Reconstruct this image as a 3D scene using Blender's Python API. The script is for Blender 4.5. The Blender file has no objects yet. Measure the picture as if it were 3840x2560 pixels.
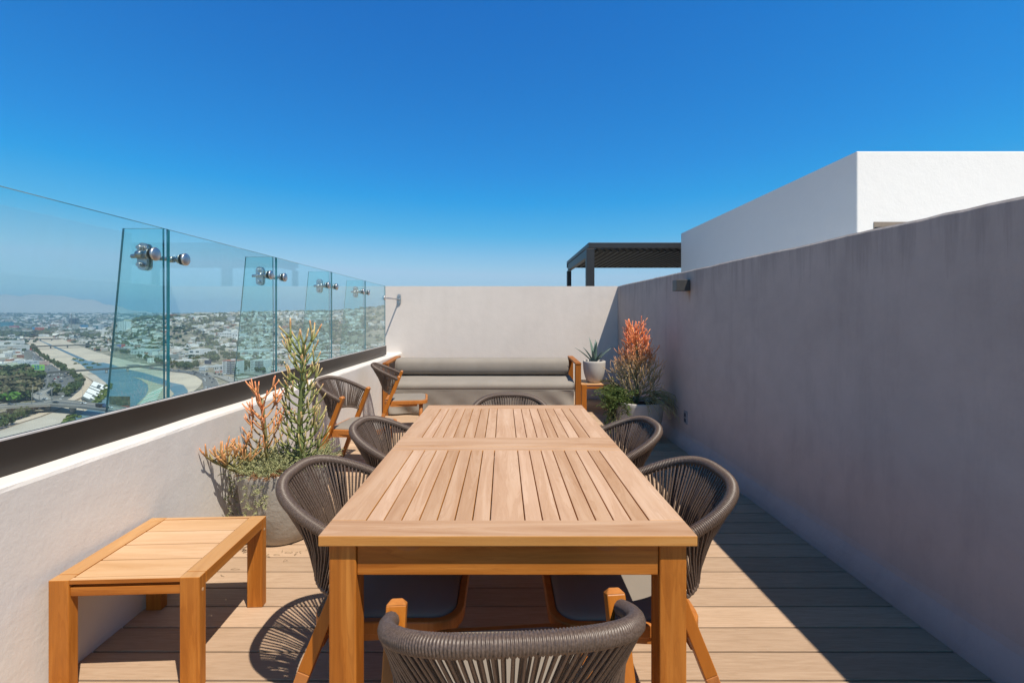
import bpy, bmesh, math, random
from mathutils import Vector, Matrix, noise as mnoise
R = math.radians
rnd = random.Random(7)
scene = bpy.context.scene
col = scene.collection
F, CX, CY, CH = 1045.0, 1156.0, 727.0, 1.35     # focal length in px, vanishing point, eye height
GZ = -85.0                                      # city ground level below the terrace deck

# ------------------------------------------------------------------ helpers
class MB:
    """collects shapes, then links them as ONE mesh object"""
    def __init__(s): s.v=[]; s.f=[]; s.m=[]; s.c=[]; s.sm=[]
    def face(s, idx, m=0, smooth=False): s.f.append(idx); s.m.append(m); s.sm.append(smooth)
    def vert(s, p, c=None):
        s.v.append(tuple(p)); s.c.append(c or (1,1,1)); return len(s.v)-1
    def box(s, x0,x1,y0,y1,z0,z1, m=0, c=None, M=None, top_m=None, top_c=None):
        P=[(x0,y0,z0),(x1,y0,z0),(x1,y1,z0),(x0,y1,z0),(x0,y0,z1),(x1,y0,z1),(x1,y1,z1),(x0,y1,z1)]
        if M is not None: P=[M@Vector(p) for p in P]
        b=len(s.v)
        for p in P: s.vert(p,c)
        for q in ((0,3,2,1),(0,1,5,4),(1,2,6,5),(2,3,7,6),(3,0,4,7)): s.face([b+i for i in q],m)
        if top_c:
            t=len(s.v)
            for p in P[4:]: s.vert(p,top_c)
            s.face([t,t+1,t+2,t+3], m if top_m is None else top_m)
        else: s.face([b+4,b+5,b+6,b+7], m if top_m is None else top_m)
    def tube(s, pts, rad, n=8, m=0, cols=None, cap=True, smooth=True, up=None):
        pts=[Vector(p) for p in pts]; k=len(pts)
        if not isinstance(rad,(list,tuple)): rad=[rad]*k
        t0=(pts[1]-pts[0]).normalized()
        a=Vector((0,0,1)) if abs(t0.z)<.9 else Vector((1,0,0))
        nrm=t0.cross(a).normalized(); rings=[]
        for i in range(k):
            t=(pts[min(i+1,k-1)]-pts[max(i-1,0)])
            if t.length<1e-9: t=t0
            t.normalize()
            nrm=(nrm-t*nrm.dot(t))
            if nrm.length<1e-6: nrm=t.orthogonal()
            nrm.normalize(); bn=t.cross(nrm); ring=[]
            for j in range(n):
                an=2*math.pi*j/n
                ring.append(s.vert(pts[i]+(nrm*math.cos(an)+bn*math.sin(an))*rad[i], cols[i] if cols else None))
            rings.append(ring)
        for i in range(k-1):
            for j in range(n):
                s.face([rings[i][j],rings[i][(j+1)%n],rings[i+1][(j+1)%n],rings[i+1][j]],m,smooth)
        if cap:
            s.face(rings[0][::-1],m); s.face(rings[-1],m)
    def bar(s, p, q, w, d, w2=None, d2=None, m=0, xdir=(1,0,0)):
        """rectangular bar from p to q; w along xdir"""
        p=Vector(p); q=Vector(q); t=(q-p).normalized(); x=Vector(xdir); x=(x-t*x.dot(t)).normalized(); y=t.cross(x)
        w2=w2 or w; d2=d2 or d; b=len(s.v)
        for c,ww,dd in ((p,w,d),(q,w2,d2)):
            for sx,sy in ((-1,-1),(1,-1),(1,1),(-1,1)): s.vert(c+x*sx*ww/2+y*sy*dd/2)
        for qd in ((0,3,2,1),(4,5,6,7),(0,1,5,4),(1,2,6,5),(2,3,7,6),(3,0,4,7)): s.face([b+i for i in qd],m)
    def lathe(s, prof, n=40, m=0, c=(0,0,0), smooth=True):
        rings=[]
        for r,z in prof:
            rings.append([s.vert((c[0]+r*math.cos(2*math.pi*j/n),c[1]+r*math.sin(2*math.pi*j/n),c[2]+z)) for j in range(n)])
        for i in range(len(prof)-1):
            for j in range(n): s.face([rings[i][j],rings[i][(j+1)%n],rings[i+1][(j+1)%n],rings[i+1][j]],m,smooth)
        s.face(rings[0][::-1],m); s.face(rings[-1],m)
    def prism(s, poly, z0, z1, m=0, c=None):
        """poly = list of (x,y); extruded from z0 to z1"""
        n=len(poly); A=sum(poly[i][0]*poly[(i+1)%n][1]-poly[(i+1)%n][0]*poly[i][1] for i in range(n))
        if A<0: poly=poly[::-1]
        b=[s.vert((x,y,z0),c) for x,y in poly]; t=[s.vert((x,y,z1),c) for x,y in poly]
        s.face(b[::-1],m); s.face(t,m)
        for i in range(n): s.face([b[i],b[(i+1)%n],t[(i+1)%n],t[i]],m)
    def sheet(s, poly, z, m=0, c=None):
        n=len(poly); A=sum(poly[i][0]*poly[(i+1)%n][1]-poly[(i+1)%n][0]*poly[i][1] for i in range(n))
        if A<0: poly=poly[::-1]
        s.face([s.vert((x,y,z),c) for x,y in poly],m)
    def build(s, name, mats, parent=None, loc=None, bevel=0, colors=False, rot=0):
        me=bpy.data.meshes.new(name); me.from_pydata(s.v,[],s.f)
        mats=mats if isinstance(mats,(list,tuple)) else [mats]
        for m in mats: me.materials.append(m)
        me.polygons.foreach_set('material_index',s.m); me.polygons.foreach_set('use_smooth',s.sm)
        if colors:
            a=me.color_attributes.new('Col','FLOAT_COLOR','POINT'); buf=[]
            for c in s.c: buf+=[c[0],c[1],c[2],1.0]
            a.data.foreach_set('color',buf)
        me.update()
        o=bpy.data.objects.new(name,me); col.objects.link(o)
        if parent: o.parent=parent
        if loc: o.location=loc
        if rot: o.rotation_euler=(0,0,rot)
        if bevel:
            b=o.modifiers.new('Bevel','BEVEL'); b.width=bevel; b.segments=2; b.limit_method='ANGLE'; b.angle_limit=R(40)
        return o

def tag(o,label,cat=None,group=None,kind=None):
    o['label']=label
    if cat: o['category']=cat
    if group: o['group']=group
    if kind: o['kind']=kind
    return o
def empty(name,loc=(0,0,0),rz=0):
    o=bpy.data.objects.new(name,None); col.objects.link(o); o.location=loc; o.rotation_euler=(0,0,rz); o.empty_display_size=.1
    return o
def copy_tree(o,parent=None):
    c=o.copy(); col.objects.link(c)
    if parent: c.parent=parent
    for ch in [k for k in list(o.children)]: copy_tree(ch,c)
    return c
def G(x,y,z=GZ):
    """where a sight line through photo point (x,y) meets the level z: used to survey the city"""
    Y=(CH-z)*F/(y-CY); return ((x-CX)*Y/F, Y)
def lerp(a,b,t): return tuple(a[i]+(b[i]-a[i])*t for i in range(len(a)))
def interp(tab,x):
    if x<=tab[0][0]: return tab[0][1]
    for (x0,y0),(x1,y1) in zip(tab,tab[1:]):
        if x<=x1: return y0+(y1-y0)*(x-x0)/(x1-x0)
    return tab[-1][1]
def sstep(t): t=max(0,min(1,t)); return t*t*(3-2*t)

# ------------------------------------------------------------------ materials
class NT:
    def __init__(s,name):
        s.mat=bpy.data.materials.new(name); s.mat.use_nodes=True; s.t=s.mat.node_tree; s.t.nodes.clear()
        s.out=s.t.nodes.new('ShaderNodeOutputMaterial')
    def n(s,ty,**kw):
        o=s.t.nodes.new(ty)
        for k,v in kw.items():
            if k.startswith('i_'): o.inputs[k[2:].replace('_',' ')].default_value=v
            else: setattr(o,k,v)
        return o
    def l(s,a,b): s.t.links.new(a,b)
    def ramp(s,fac,stops):
        r=s.n('ShaderNodeValToRGB'); e=r.color_ramp.elements
        while len(e)<len(stops): e.new(.5)
        for el,(p,c) in zip(e,stops): el.position=p; el.color=(c[0],c[1],c[2],1)
        s.l(fac,r.inputs[0]); return r.outputs[0]
    def mix(s,fac,a,b,mode='MIX'):
        m=s.n('ShaderNodeMix',data_type='RGBA',blend_type=mode)
        for k,v in ((0,fac),(6,a),(7,b)):
            if hasattr(v,'links'): s.l(v,m.inputs[k])
            else: m.inputs[k].default_value=v if k==0 else (v[0],v[1],v[2],1)
        return m.outputs[2]
    def math(s,op,a,b=0.0):
        m=s.n('ShaderNodeMath',operation=op)
        for k,v in ((0,a),(1,b)):
            if hasattr(v,'links'): s.l(v,m.inputs[k])
            else: m.inputs[k].default_value=v
        return m.outputs[0]
    def noise(s,vec,scale,detail=4,rough=.55,dist=0.0):
        o=s.n('ShaderNodeTexNoise'); o.inputs['Scale'].default_value=scale; o.inputs['Detail'].default_value=detail
        o.inputs['Roughness'].default_value=rough; o.inputs['Distortion'].default_value=dist
        if vec is not None: s.l(vec,o.inputs['Vector'])
        return o.outputs['Fac']
    def coord(s,which='Object',scale=(1,1,1),add=None):
        t=s.n('ShaderNodeTexCoord').outputs[which]
        if add is not None:
            v=s.n('ShaderNodeVectorMath',operation='ADD'); s.l(t,v.inputs[0]); s.l(add,v.inputs[1]); t=v.outputs[0]
        m=s.n('ShaderNodeMapping'); m.inputs['Scale'].default_value=scale; s.l(t,m.inputs['Vector']); return m.outputs[0]
    def bsdf(s,base,rough=.6,metal=0.0,spec=.5,bump=None,bstr=.3,bdist=.01):
        b=s.n('ShaderNodeBsdfPrincipled')
        for k,v in (('Base Color',base),('Roughness',rough),('Metallic',metal),('Specular IOR Level',spec)):
            if hasattr(v,'links'): s.l(v,b.inputs[k])
            else: b.inputs[k].default_value=(v[0],v[1],v[2],1) if k=='Base Color' else v
        if bump is not None:
            bp=s.n('ShaderNodeBump'); bp.inputs['Strength'].default_value=bstr; bp.inputs['Distance'].default_value=bdist
            s.l(bump,bp.inputs['Height']); s.l(bp.outputs[0],b.inputs['Normal'])
        s.l(b.outputs[0],s.out.inputs[0]); return b

def plain(name,c,rough=.6,metal=0.0,spec=.5,var=.12,scale=8.0):
    t=NT(name); n=t.noise(t.coord(),scale,5)
    base=t.ramp(n,[(.3,tuple(x*(1-var) for x in c)),(.7,tuple(min(1,x*(1+var)) for x in c))])
    t.bsdf(base,rough,metal,spec); return t.mat

def wood(name,axis,dark,mid,light,rough=.5,island=.22,bstr=.15,streak=.5):
    t=NT(name)
    g=t.n('ShaderNodeNewGeometry'); isl=g.outputs['Random Per Island']
    cm=t.n('ShaderNodeCombineXYZ')
    for k,f in zip('XYZ',(37.0,53.0,71.0)): t.l(t.math('MULTIPLY',isl,f),cm.inputs[k])
    sc=[9.0,9.0,9.0]; sc[axis]=.75
    v=t.coord('Object',tuple(sc),cm.outputs[0])
    n1=t.noise(v,1.7,5,.6,1.1)
    sc2=[95.0,95.0,95.0]; sc2[axis]=3.0
    n2=t.noise(t.coord('Object',tuple(sc2),cm.outputs[0]),1.0,4,.6)
    sc3=[1.6]*3; sc3[axis]=.9
    n3=t.noise(t.coord('Object',tuple(sc3),cm.outputs[0]),2.2,4)
    base=t.ramp(n1,[(.25,dark),(.5,mid),(.75,light)])
    base=t.mix(t.math('MULTIPLY',t.ramp(n2,[(.35,(0,0,0)),(.75,(1,1,1))]),streak),base,dark)
    ring=t.math('SINE',t.math('MULTIPLY',n1,42.0))
    base=t.mix(t.math('MULTIPLY',t.ramp(ring,[(.55,(0,0,0)),(.98,(1,1,1))]),.30),base,dark)
    base=t.mix(t.math('MULTIPLY',t.ramp(n3,[(.4,(0,0,0)),(.72,(1,1,1))]),.35),base,light)
    hsv=t.n('ShaderNodeHueSaturation'); t.l(base,hsv.inputs['Color'])
    t.l(t.math('ADD',t.math('MULTIPLY',isl,island),1-island*.5),hsv.inputs['Value'])
    t.l(t.math('ADD',t.math('MULTIPLY',isl,-.16),1.08),hsv.inputs['Saturation'])
    t.bsdf(hsv.outputs[0],rough,0,.35,n2,bstr,.002); return t.mat

def stucco(name,c,var=.1,bstr=.35,bscale=60,stain=0.0,rough=.9,stain_c=(.2,.17,.14),wear=False):
    t=NT(name); v=t.coord()
    big=t.noise(v,1.1,6,.65,.6); med=t.noise(v,7,5,.6)
    base=t.ramp(t.math('ADD',t.math('MULTIPLY',big,.65),t.math('MULTIPLY',med,.35)),
        [(.3,tuple(x*(1-var) for x in c)),(.52,c),(.75,tuple(min(1,x*(1+var)) for x in c))])
    if stain:
        drip=t.noise(t.coord('Object',(3.2,3.2,.55)),1.4,6,.7)
        base=t.mix(t.math('MULTIPLY',t.ramp(drip,[(.5,(0,0,0)),(.78,(1,1,1))]),stain),base,stain_c)
        spots=t.noise(v,26,3,.7)
        base=t.mix(t.math('MULTIPLY',t.ramp(spots,[(.66,(0,0,0)),(.75,(1,1,1))]),stain*.5),base,stain_c)
    if wear:
        sp=t.n('ShaderNodeSeparateXYZ'); t.l(t.n('ShaderNodeTexCoord').outputs['Object'],sp.inputs[0])
        dr=t.noise(t.coord('Object',(14,14,.9)),1.0,5,.75); reach=t.math('ADD',t.math('MULTIPLY',dr,1.3),.98)
        k=t.ramp(t.math('SUBTRACT',sp.outputs['Z'],reach),[(.0,(0,0,0)),(.35,(1,1,1))])
        base=t.mix(t.math('MULTIPLY',k,.45),base,(.20,.18,.165))
        dy=t.math('ABSOLUTE',t.math('SUBTRACT',sp.outputs['Y'],4.575)); ry=t.ramp(dy,[(.0,(1,1,1)),(.045,(0,0,0))])
        rz=t.ramp(t.math('SUBTRACT',1.615,sp.outputs['Z']),[(.0,(0,0,0)),(.004,(1,1,1)),(.14,(0,0,0))])
        base=t.mix(t.math('MULTIPLY',t.math('MULTIPLY',ry,rz),.8),base,(.24,.11,.04))
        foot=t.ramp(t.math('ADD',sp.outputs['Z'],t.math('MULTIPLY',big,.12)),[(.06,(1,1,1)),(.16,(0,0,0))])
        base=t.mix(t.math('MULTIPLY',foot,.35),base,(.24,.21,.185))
    f1=t.noise(v,bscale,5,.65); f2=t.noise(v,9,3)
    h=t.math('ADD',f1,t.math('MULTIPLY',f2,2.0))
    t.bsdf(base,rough,0,.25,h,bstr,.006); return t.mat

M={}
teak_d,teak_m,teak_l=(.22,.064,.010),(.43,.148,.027),(.58,.245,.06)
top_d,top_m,top_l=(.35,.19,.098),(.485,.305,.187),(.56,.39,.268)
for i,a in enumerate('xyz'):
    M['teak_'+a]=wood('teak_grain_'+a,i,teak_d,teak_m,teak_l,.5,.2)
    M['sofa_'+a]=wood('sofa_teak_'+a,i,(.17,.05,.010),(.31,.105,.020),(.40,.16,.036),.5,.2)
    M['top_'+a]=wood('bleached_teak_'+a,i,top_d,top_m,top_l,.65,.26,.15,.3)
for i,a in enumerate('xy'): M['edge_'+a]=wood('teak_edge_'+a,i,(.40,.17,.045),(.56,.275,.085),(.64,.36,.14),.5,.15,.1,.4)
M['side_x']=wood('pale_teak_x',0,(.46,.265,.125),(.56,.345,.185),(.64,.43,.26),.55,.14,.1,.3)
M['side_y']=wood('pale_teak_y',1,(.40,.20,.08),(.49,.275,.12),(.57,.35,.17),.5,.1,.1,.25)
M['chair_wood']=wood('chair_teak',2,(.32,.105,.018),(.43,.150,.028),(.50,.195,.042),.42,.10,.06,.3)
def deck_mat():
    t=NT('composite_decking'); isl=t.n('ShaderNodeNewGeometry').outputs['Random Per Island']
    cm=t.n('ShaderNodeCombineXYZ'); t.l(t.math('MULTIPLY',isl,61.0),cm.inputs['X']); t.l(t.math('MULTIPLY',isl,17.0),cm.inputs['Y'])
    g=t.noise(t.coord('Object',(4,60,60),cm.outputs[0]),1.0,5,.65,1.5)
    g2=t.noise(t.coord('Object',(14,240,200),cm.outputs[0]),1.0,3,.6)
    b=t.noise(t.coord('Object',(1,1.3,1)),1.6,5,.6)
    base=t.ramp(g,[(.3,(.355,.245,.16)),(.55,(.425,.30,.205)),(.75,(.47,.345,.24))])
    base=t.mix(t.math('MULTIPLY',t.ramp(g2,[(.45,(0,0,0)),(.7,(1,1,1))]),.35),base,(.50,.37,.265))
    base=t.mix(t.math('MULTIPLY',t.ramp(b,[(.5,(0,0,0)),(.8,(1,1,1))]),.35),base,(.32,.22,.145))
    spk=t.noise(t.coord(),110,2,.5)
    base=t.mix(t.math('MULTIPLY',t.ramp(spk,[(.74,(0,0,0)),(.78,(1,1,1))]),.5),base,(.6,.55,.5))
    h=t.n('ShaderNodeHueSaturation'); t.l(base,h.inputs['Color']); t.l(t.math('ADD',t.math('MULTIPLY',isl,.20),.90),h.inputs['Value'])
    t.bsdf(h.outputs[0],.75,0,.15,t.math('ADD',g,g2),.25,.003); return t.mat
M['deck']=deck_mat()
M['dark_gap']=plain('dark_underdeck',(.008,.007,.006),.95,0,.05)
M['wall_left']=stucco('painted_stucco_left',(.695,.66,.62),.05,.20,60,.10,.9,(.36,.32,.28))
M['wall_back']=stucco('painted_stucco_back',(.69,.63,.575),.06,.16,45,.12,.9,(.4,.36,.31))
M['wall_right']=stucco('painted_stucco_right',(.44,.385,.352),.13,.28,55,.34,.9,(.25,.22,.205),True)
M['white_wall']=stucco('white_render',(.73,.715,.69),.02,.25,42,.05,.9,(.6,.58,.55))
M['charcoal']=plain('charcoal_aluminium',(.035,.035,.037),.45,.3,.5,.1)
M['louvre']=plain('louvre_blade',(.016,.016,.017),.6,0,.2,.1)
M['louvre_lit_edge']=plain('louvre_lit_edge',(.10,.10,.10),.5,0,.4,.1)  # lighter grey stands in for light caught along the blade edges
M['grey_roof']=plain('grey_roof_felt',(.16,.16,.155),.9,0,.2,.2,2)
M['channel']=plain('dark_bronze_channel',(.055,.048,.043),.38,.55,.5,.1,3)
M['trim']=plain('pale_gasket',(.55,.53,.51),.5)
M['steel']=plain('brushed_steel',(.55,.54,.53),.40,1.0,.5,.06,40)
M['rubber']=plain('black_rubber',(.012,.012,.012),.7)
M['lamp']=plain('dark_lamp_metal',(.065,.065,.065),.45,.2)
M['plate']=plain('outlet_plate',(.25,.27,.29),.35)
M['plate_dark']=plain('outlet_dark',(.04,.055,.08),.35)
M['soil']=plain('dark_soil',(.035,.026,.02),.95,0,.1,.4,40)
M['agave']=plain('agave_leaf',(.15,.23,.195),.5,0,.4,.2,6)
M['concrete_pot']=stucco('concrete_pot',(.40,.37,.325),.20,.45,55,.5,.9,(.26,.23,.19))
M['concrete_pot_pale']=stucco('pale_concrete_pot',(.47,.445,.41),.06,.12,70,.12,.8,(.38,.35,.31))
def rope_mat():
    t=NT('taupe_cord'); n=t.noise(t.coord('Object',(1,1,1)),240,2)
    base=t.ramp(n,[(.35,(.070,.047,.035)),(.7,(.135,.096,.075))])
    t.bsdf(base,.42,0,.5,n,.25,.001); return t.mat
M['rope']=rope_mat()
def fabric(name,c,scale=700):
    t=NT(name); n=t.noise(t.coord(),scale,2); b=t.noise(t.coord(),3,4)
    base=t.ramp(b,[(.35,tuple(x*.93 for x in c)),(.65,tuple(x*1.05 for x in c))])
    bs=t.bsdf(base,.85,0,.25,n,.2,.0008); bs.inputs['Sheen Weight'].default_value=.15; return t.mat
M['cushion']=fabric('grey_seat_fabric',(.235,.205,.172))
M['cover']=fabric('grey_cover_fabric',(.255,.230,.200))
def glass_mat(name,tint,ior=1.5):
    t=NT(name); tr=t.n('ShaderNodeBsdfTransparent'); tr.inputs[0].default_value=(*tint,1)
    gl=t.n('ShaderNodeBsdfGlossy'); gl.inputs['Roughness'].default_value=0.0; gl.inputs['Color'].default_value=(.9,1,1,1)
    fr=t.n('ShaderNodeFresnel'); bf=t.n('ShaderNodeNewGeometry').outputs['Backfacing']
    t.l(t.math('ADD',ior,t.math('MULTIPLY',bf,1/ior-ior)),fr.inputs['IOR'])
    # faint dust film on the pane
    di=t.n('ShaderNodeBsdfDiffuse'); di.inputs[0].default_value=(.6,.65,.65,1)
    d=t.noise(t.coord('Object',(2,2,1)),3,6,.7); f2=t.math('MULTIPLY',t.ramp(d,[(.4,(0,0,0)),(.85,(1,1,1))]),.035)
    m1=t.n('ShaderNodeMixShader'); t.l(f2,m1.inputs[0]); t.l(tr.outputs[0],m1.inputs[1]); t.l(di.outputs[0],m1.inputs[2])
    mx=t.n('ShaderNodeMixShader'); t.l(fr.outputs[0],mx.inputs[0]); t.l(m1.outputs[0],mx.inputs[1]); t.l(gl.outputs[0],mx.inputs[2])
    t.l(mx.outputs[0],t.out.inputs[0]); return t.mat
M['glass']=glass_mat('tinted_glass',(.895,.972,.978))
M['glass_fin']=glass_mat('tinted_fin_glass',(.81,.955,.952))
M['glass_edge']=plain('green_glass_edge',(.015,.17,.22),.1,0,.6,.3)
def vcol(name,rough=.6,spec=.3,bump=False):
    t=NT(name); a=t.n('ShaderNodeAttribute',attribute_name='Col')
    n=t.noise(t.coord(),30 if bump else .15,3)
    h=t.n('ShaderNodeHueSaturation'); t.l(a.outputs['Color'],h.inputs['Color'])
    t.l(t.math('ADD',t.math('MULTIPLY',n,.4),.8),h.inputs['Value'])
    t.bsdf(h.outputs[0],rough,0,spec); return t.mat
M['succulent']=vcol('succulent_skin',.5,.4,True)
M['leaf']=vcol('leaf_skin',.6,.25,True)
M['city']=vcol('city_render',.85,.2)
M['foliage']=vcol('tree_leaf',.8,.1)
M['bark']=plain('tree_bark',(.10,.075,.055),.9)

# ------------------------------------------------------------------ terrace setting
YB=7.45                                          # face of the end wall
m=MB(); pitch=.1441; y=1.6916-19*pitch
while y<YB+.02:
    m.box(-1.66,1.835,y+.0045,y+pitch-.0045,-.024,0.0,0); y+=pitch
deck=m.build('deck',M['deck'],bevel=.0025); tag(deck,'tan composite deck boards laid across the terrace','deck',kind='structure')
m=MB(); m.box(-1.66,1.9,-1.3,7.5,-.30,-.045,0)
tag(m.build('deck_base',M['dark_gap']),'dark slab under the deck boards','floor',kind='structure')
m=MB(); m.box(2.08,14,-6,8.38,-.3,-.01,0)
tag(m.build('roof',M['white_wall']),'pale flat roof behind the right wall','roof',kind='structure')  # unseen from the camera, whitened to bounce light onto the block's shaded side
m=MB(); m.box(2.08,14,8.38,16,-.3,-.012,0)
tag(m.build('roof',M['grey_roof']),'grey felt roof under the pergola','roof',kind='structure')  # unseen, toned dark so little light bounces up to the louvres

def extr(prof_fn,ys,mat,name,m2=()):
    """profile(y) -> list of (x,z), swept along y"""
    mb=MB(); rings=[]
    for yy in ys: rings.append([mb.vert((x,yy,z)) for x,z in prof_fn(yy)])
    k=len(rings[0])
    for i in range(len(ys)-1):
        for j in range(k): mb.face([rings[i][j],rings[i][(j+1)%k],rings[i+1][(j+1)%k],rings[i+1][j]],1 if j in m2 else 0)
    mb.face(rings[0],0); mb.face(rings[-1][::-1],0)
    bm=bmesh.new(); o=mb.build(name,mat); bm.from_mesh(o.data); bmesh.ops.recalc_face_normals(bm,faces=bm.faces); bm.to_mesh(o.data); bm.free()
    return o
ys=[-1.3+.09*i for i in range(98)]
ys=[yy for yy in ys if yy<YB]+[YB]
def prof_r(yy):
    zt=1.785+.011*(yy-1.6)+.006*mnoise.noise((yy*2.3,.3,1))+.004*mnoise.noise((yy*9,2,1))
    w=.004*mnoise.noise((yy*1.1,5,2)); e=.006*mnoise.noise((yy*6,7,2))
    return [(1.82+e,-.05),(1.82+e,.004),(1.828+e*.5,.035),(1.848,.085),(1.866,.125),(1.872+w,.16),(1.872+w,1.0),(1.872,zt-.012),(1.882,zt),(2.08,zt),(2.08,-.3),(1.9,-.3)]
o=extr(prof_r,ys,[M['wall_right'],M['white_wall']],'parapet_wall',(9,)); tag(o,'long tall grey-mauve plastered wall in shade on the right of the deck','wall')  # unseen outer face made white to bounce light onto the white block
def prof_l(yy):
    zt=.787-.004*(yy-1.5)+.004*mnoise.noise((yy*2.1,3,4)); w=.003*mnoise.noise((yy*1.7,2,9)); e=.006*mnoise.noise((yy*5,1,9))
    return [(-1.66+w,-.05),(-1.66+w,.35),(-1.66+w,zt-.02),(-1.666+w+e,zt-.006),(-1.678+e,zt),(-1.93,zt),(-1.93,-3.0),(-1.66,-3.0)]
o=extr(prof_l,ys,M['wall_left'],'parapet_wall'); tag(o,'low sunlit plastered wall under the glass railing, with a white ledge','wall')
# end wall with slightly uneven top edge
mb=MB(); xs=[-1.93+.05*i for i in range(77)]; xs=[x for x in xs if x<1.875]+[1.875]; n=len(xs)
f=[];b=[];fb=[];bb=[]
for x in xs:
    zt=1.848+.004*mnoise.noise((x*3,1,7))+.002*mnoise.noise((x*13,1,7))
    f.append(mb.vert((x,YB,zt))); b.append(mb.vert((x,YB+.2,zt))); fb.append(mb.vert((x,YB,-3 if x<-1.6 else -.3))); bb.append(mb.vert((x,YB+.2,-.3)))
for i in range(n-1):
    mb.face([fb[i],fb[i+1],f[i+1],f[i]]); mb.face([f[i],f[i+1],b[i+1],b[i]]); mb.face([bb[i+1],bb[i],b[i],b[i+1]])
mb.face([fb[0],f[0],b[0],bb[0]]); mb.face([fb[-1],bb[-1],b[-1],f[-1]])
o=mb.build('end_wall',M['wall_back']); tag(o,'beige plastered wall closing the far end of the terrace behind the covered sofa','wall')

# neighbouring white block
bl=empty('white_building',(3.263,4.2,0)); tag(bl,'white rendered roof block rising behind the right wall','building')
mb=MB()
bx0,by1,bz=0,4.16,2.877
mb.box(0,9,0,by1,-.3,bz)
bo=mb.build('wall',M['white_wall'],bl,bevel=.012)
wi=MB(); wi.box(.155,1.2,-.006,.05,1.2,2.222); wo=wi.build('window',plain('brown_lintel',(.22,.175,.135),.6),bl)
pn=MB(); pn.box(.16,1.195,-.012,-.004,1.24,2.172); pn.build('pane',plain('dark_pane',(.012,.010,.010),.2),wo)
# pergola
pg=empty('pergola',(1.594,8.5,0)); tag(pg,'charcoal aluminium pergola with a louvred roof beyond the end wall','pergola')
PW,PD,PT=3.6,2.95,2.733
mb=MB(); mb.box(0,PW,0,.10,PT-.10,PT); mb.build('beam',M['charcoal'],pg,bevel=.004)
mb=MB(); mb.box(0,PW,PD-.1,PD,PT-.16,PT); mb.build('beam',M['charcoal'],pg,bevel=.004)
mb=MB(); mb.box(0,.07,.1,PD-.1,PT-.07,PT); mb.box(.012,.10,.1,PD-.1,PT-.24,PT-.078); mb.build('beam',M['charcoal'],pg,bevel=.004)
for yy,w in ((0,.11),(PD-.13,.13)):
    mb=MB(); mb.box(-.04 if yy==0 else .0,.11 if yy==0 else .10,yy-.004 if yy==0 else yy,yy+w,-.01,PT-.11 if yy==0 else PT-.245); mb.build('post',M['charcoal'],pg,bevel=.004)
    mb=MB(); mb.box(PW-.11,PW-.002,yy,yy+w,-.01,PT-.165); mb.build('post',M['charcoal'],pg,bevel=.004)
lx=.14; k=0
while lx<PW-.1:
    mb=MB(); Mx=Matrix.Translation((lx,0,PT-.108))@Matrix.Rotation(R(26),4,'Y')
    mb.box(-.078,.078,.105,PD-.105,-.008,.008,M=Mx); mb.box(.064,.078,.105,PD-.105,-.024,-.0085,m=1,M=Mx); mb.build('louvre',[M['louvre'],M['louvre_lit_edge']],pg); lx+=.128  # second box is an added bar that paints the lit edge line

# ------------------------------------------------------------------ glass railing
gr=empty('glass_railing',(-1.77,0,.787)); tag(gr,'green tinted frameless glass railing on steel fittings along the low left wall','railing')
GX=-1.77
def P(mb,name,mat,par=gr,**k):
    base=Vector((-1.77,0,.787))
    mb.v=[tuple(Vector(p)-base) for p in mb.v]; return mb.build(name,mat,par,**k)
mb=MB(); mb.box(GX,GX+.006,-1.3,6.87,.779,.912); mb.box(GX-.05,GX-.044,-1.3,6.87,.779,.912); mb.box(GX-.044,GX,-1.3,6.87,.776,.79)
P(mb,'base_channel',M['channel'])
mb=MB(); mb.box(GX-.006,GX+.007,-1.3,6.87,.9125,.919); P(mb,'gasket',M['trim'])
joints=[-1.03,.12,1.27,2.42,3.57,4.72,5.87,6.86]
PZ0,PZ1=.90,1.812
for a,b2 in zip(joints,joints[1:]):
    g=.004
    mb=MB(); x0,x1=GX-.019,GX-.007; y0,y1=a+g,b2-g
    q=[(x0,y0,PZ0),(x1,y0,PZ0),(x1,y1,PZ0),(x0,y1,PZ0),(x0,y0,PZ1),(x1,y0,PZ1),(x1,y1,PZ1),(x0,y1,PZ1)]
    for p in q: mb.vert(p)
    mb.face([1,2,6,5],0); mb.face([3,0,4,7],0); mb.face([0,1,5,4],1); mb.face([2,3,7,6],1); mb.face([4,5,6,7],1); mb.face([0,3,2,1],1)
    P(mb,'glass_pane',[M['glass'],M['glass_edge']])
for yj in joints[1:-1]:
    mb=MB(); t=.007
    tri=[(-1.803,.80),(-2.115,.80),(-2.02,1.818),(-1.808,1.818)]
    f0=[mb.vert((x,yj-t,z)) for x,z in tri]; f1=[mb.vert((x,yj+t,z)) for x,z in tri]
    mb.face(f0[::-1],0); mb.face(f1,0)
    for i in range(4): mb.face([f0[i],f0[(i+1)%4],f1[(i+1)%4],f1[i]],1)
    P(mb,'glass_fin',[M['glass_fin'],M['glass_edge']])
def stadium(mb,cx,cz,y0,y1,hw,hh,nseg=8):
    pts=[]
    for s,c in ((0,cz+hh-hw),(math.pi,cz-hh+hw)):
        for i in range(nseg+1):
            a=s+math.pi*i/nseg; pts.append((cx+hw*math.cos(a),c+hw*math.sin(a)))
    f0=[mb.vert((x,y0,z)) for x,z in pts]; f1=[mb.vert((x,y1,z)) for x,z in pts]; n=len(pts)
    mb.face(f0,0); mb.face(f1[::-1],0)
    for i in range(n): mb.face([f0[(i+1)%n],f0[i],f1[i],f1[(i+1)%n]],0)
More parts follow.
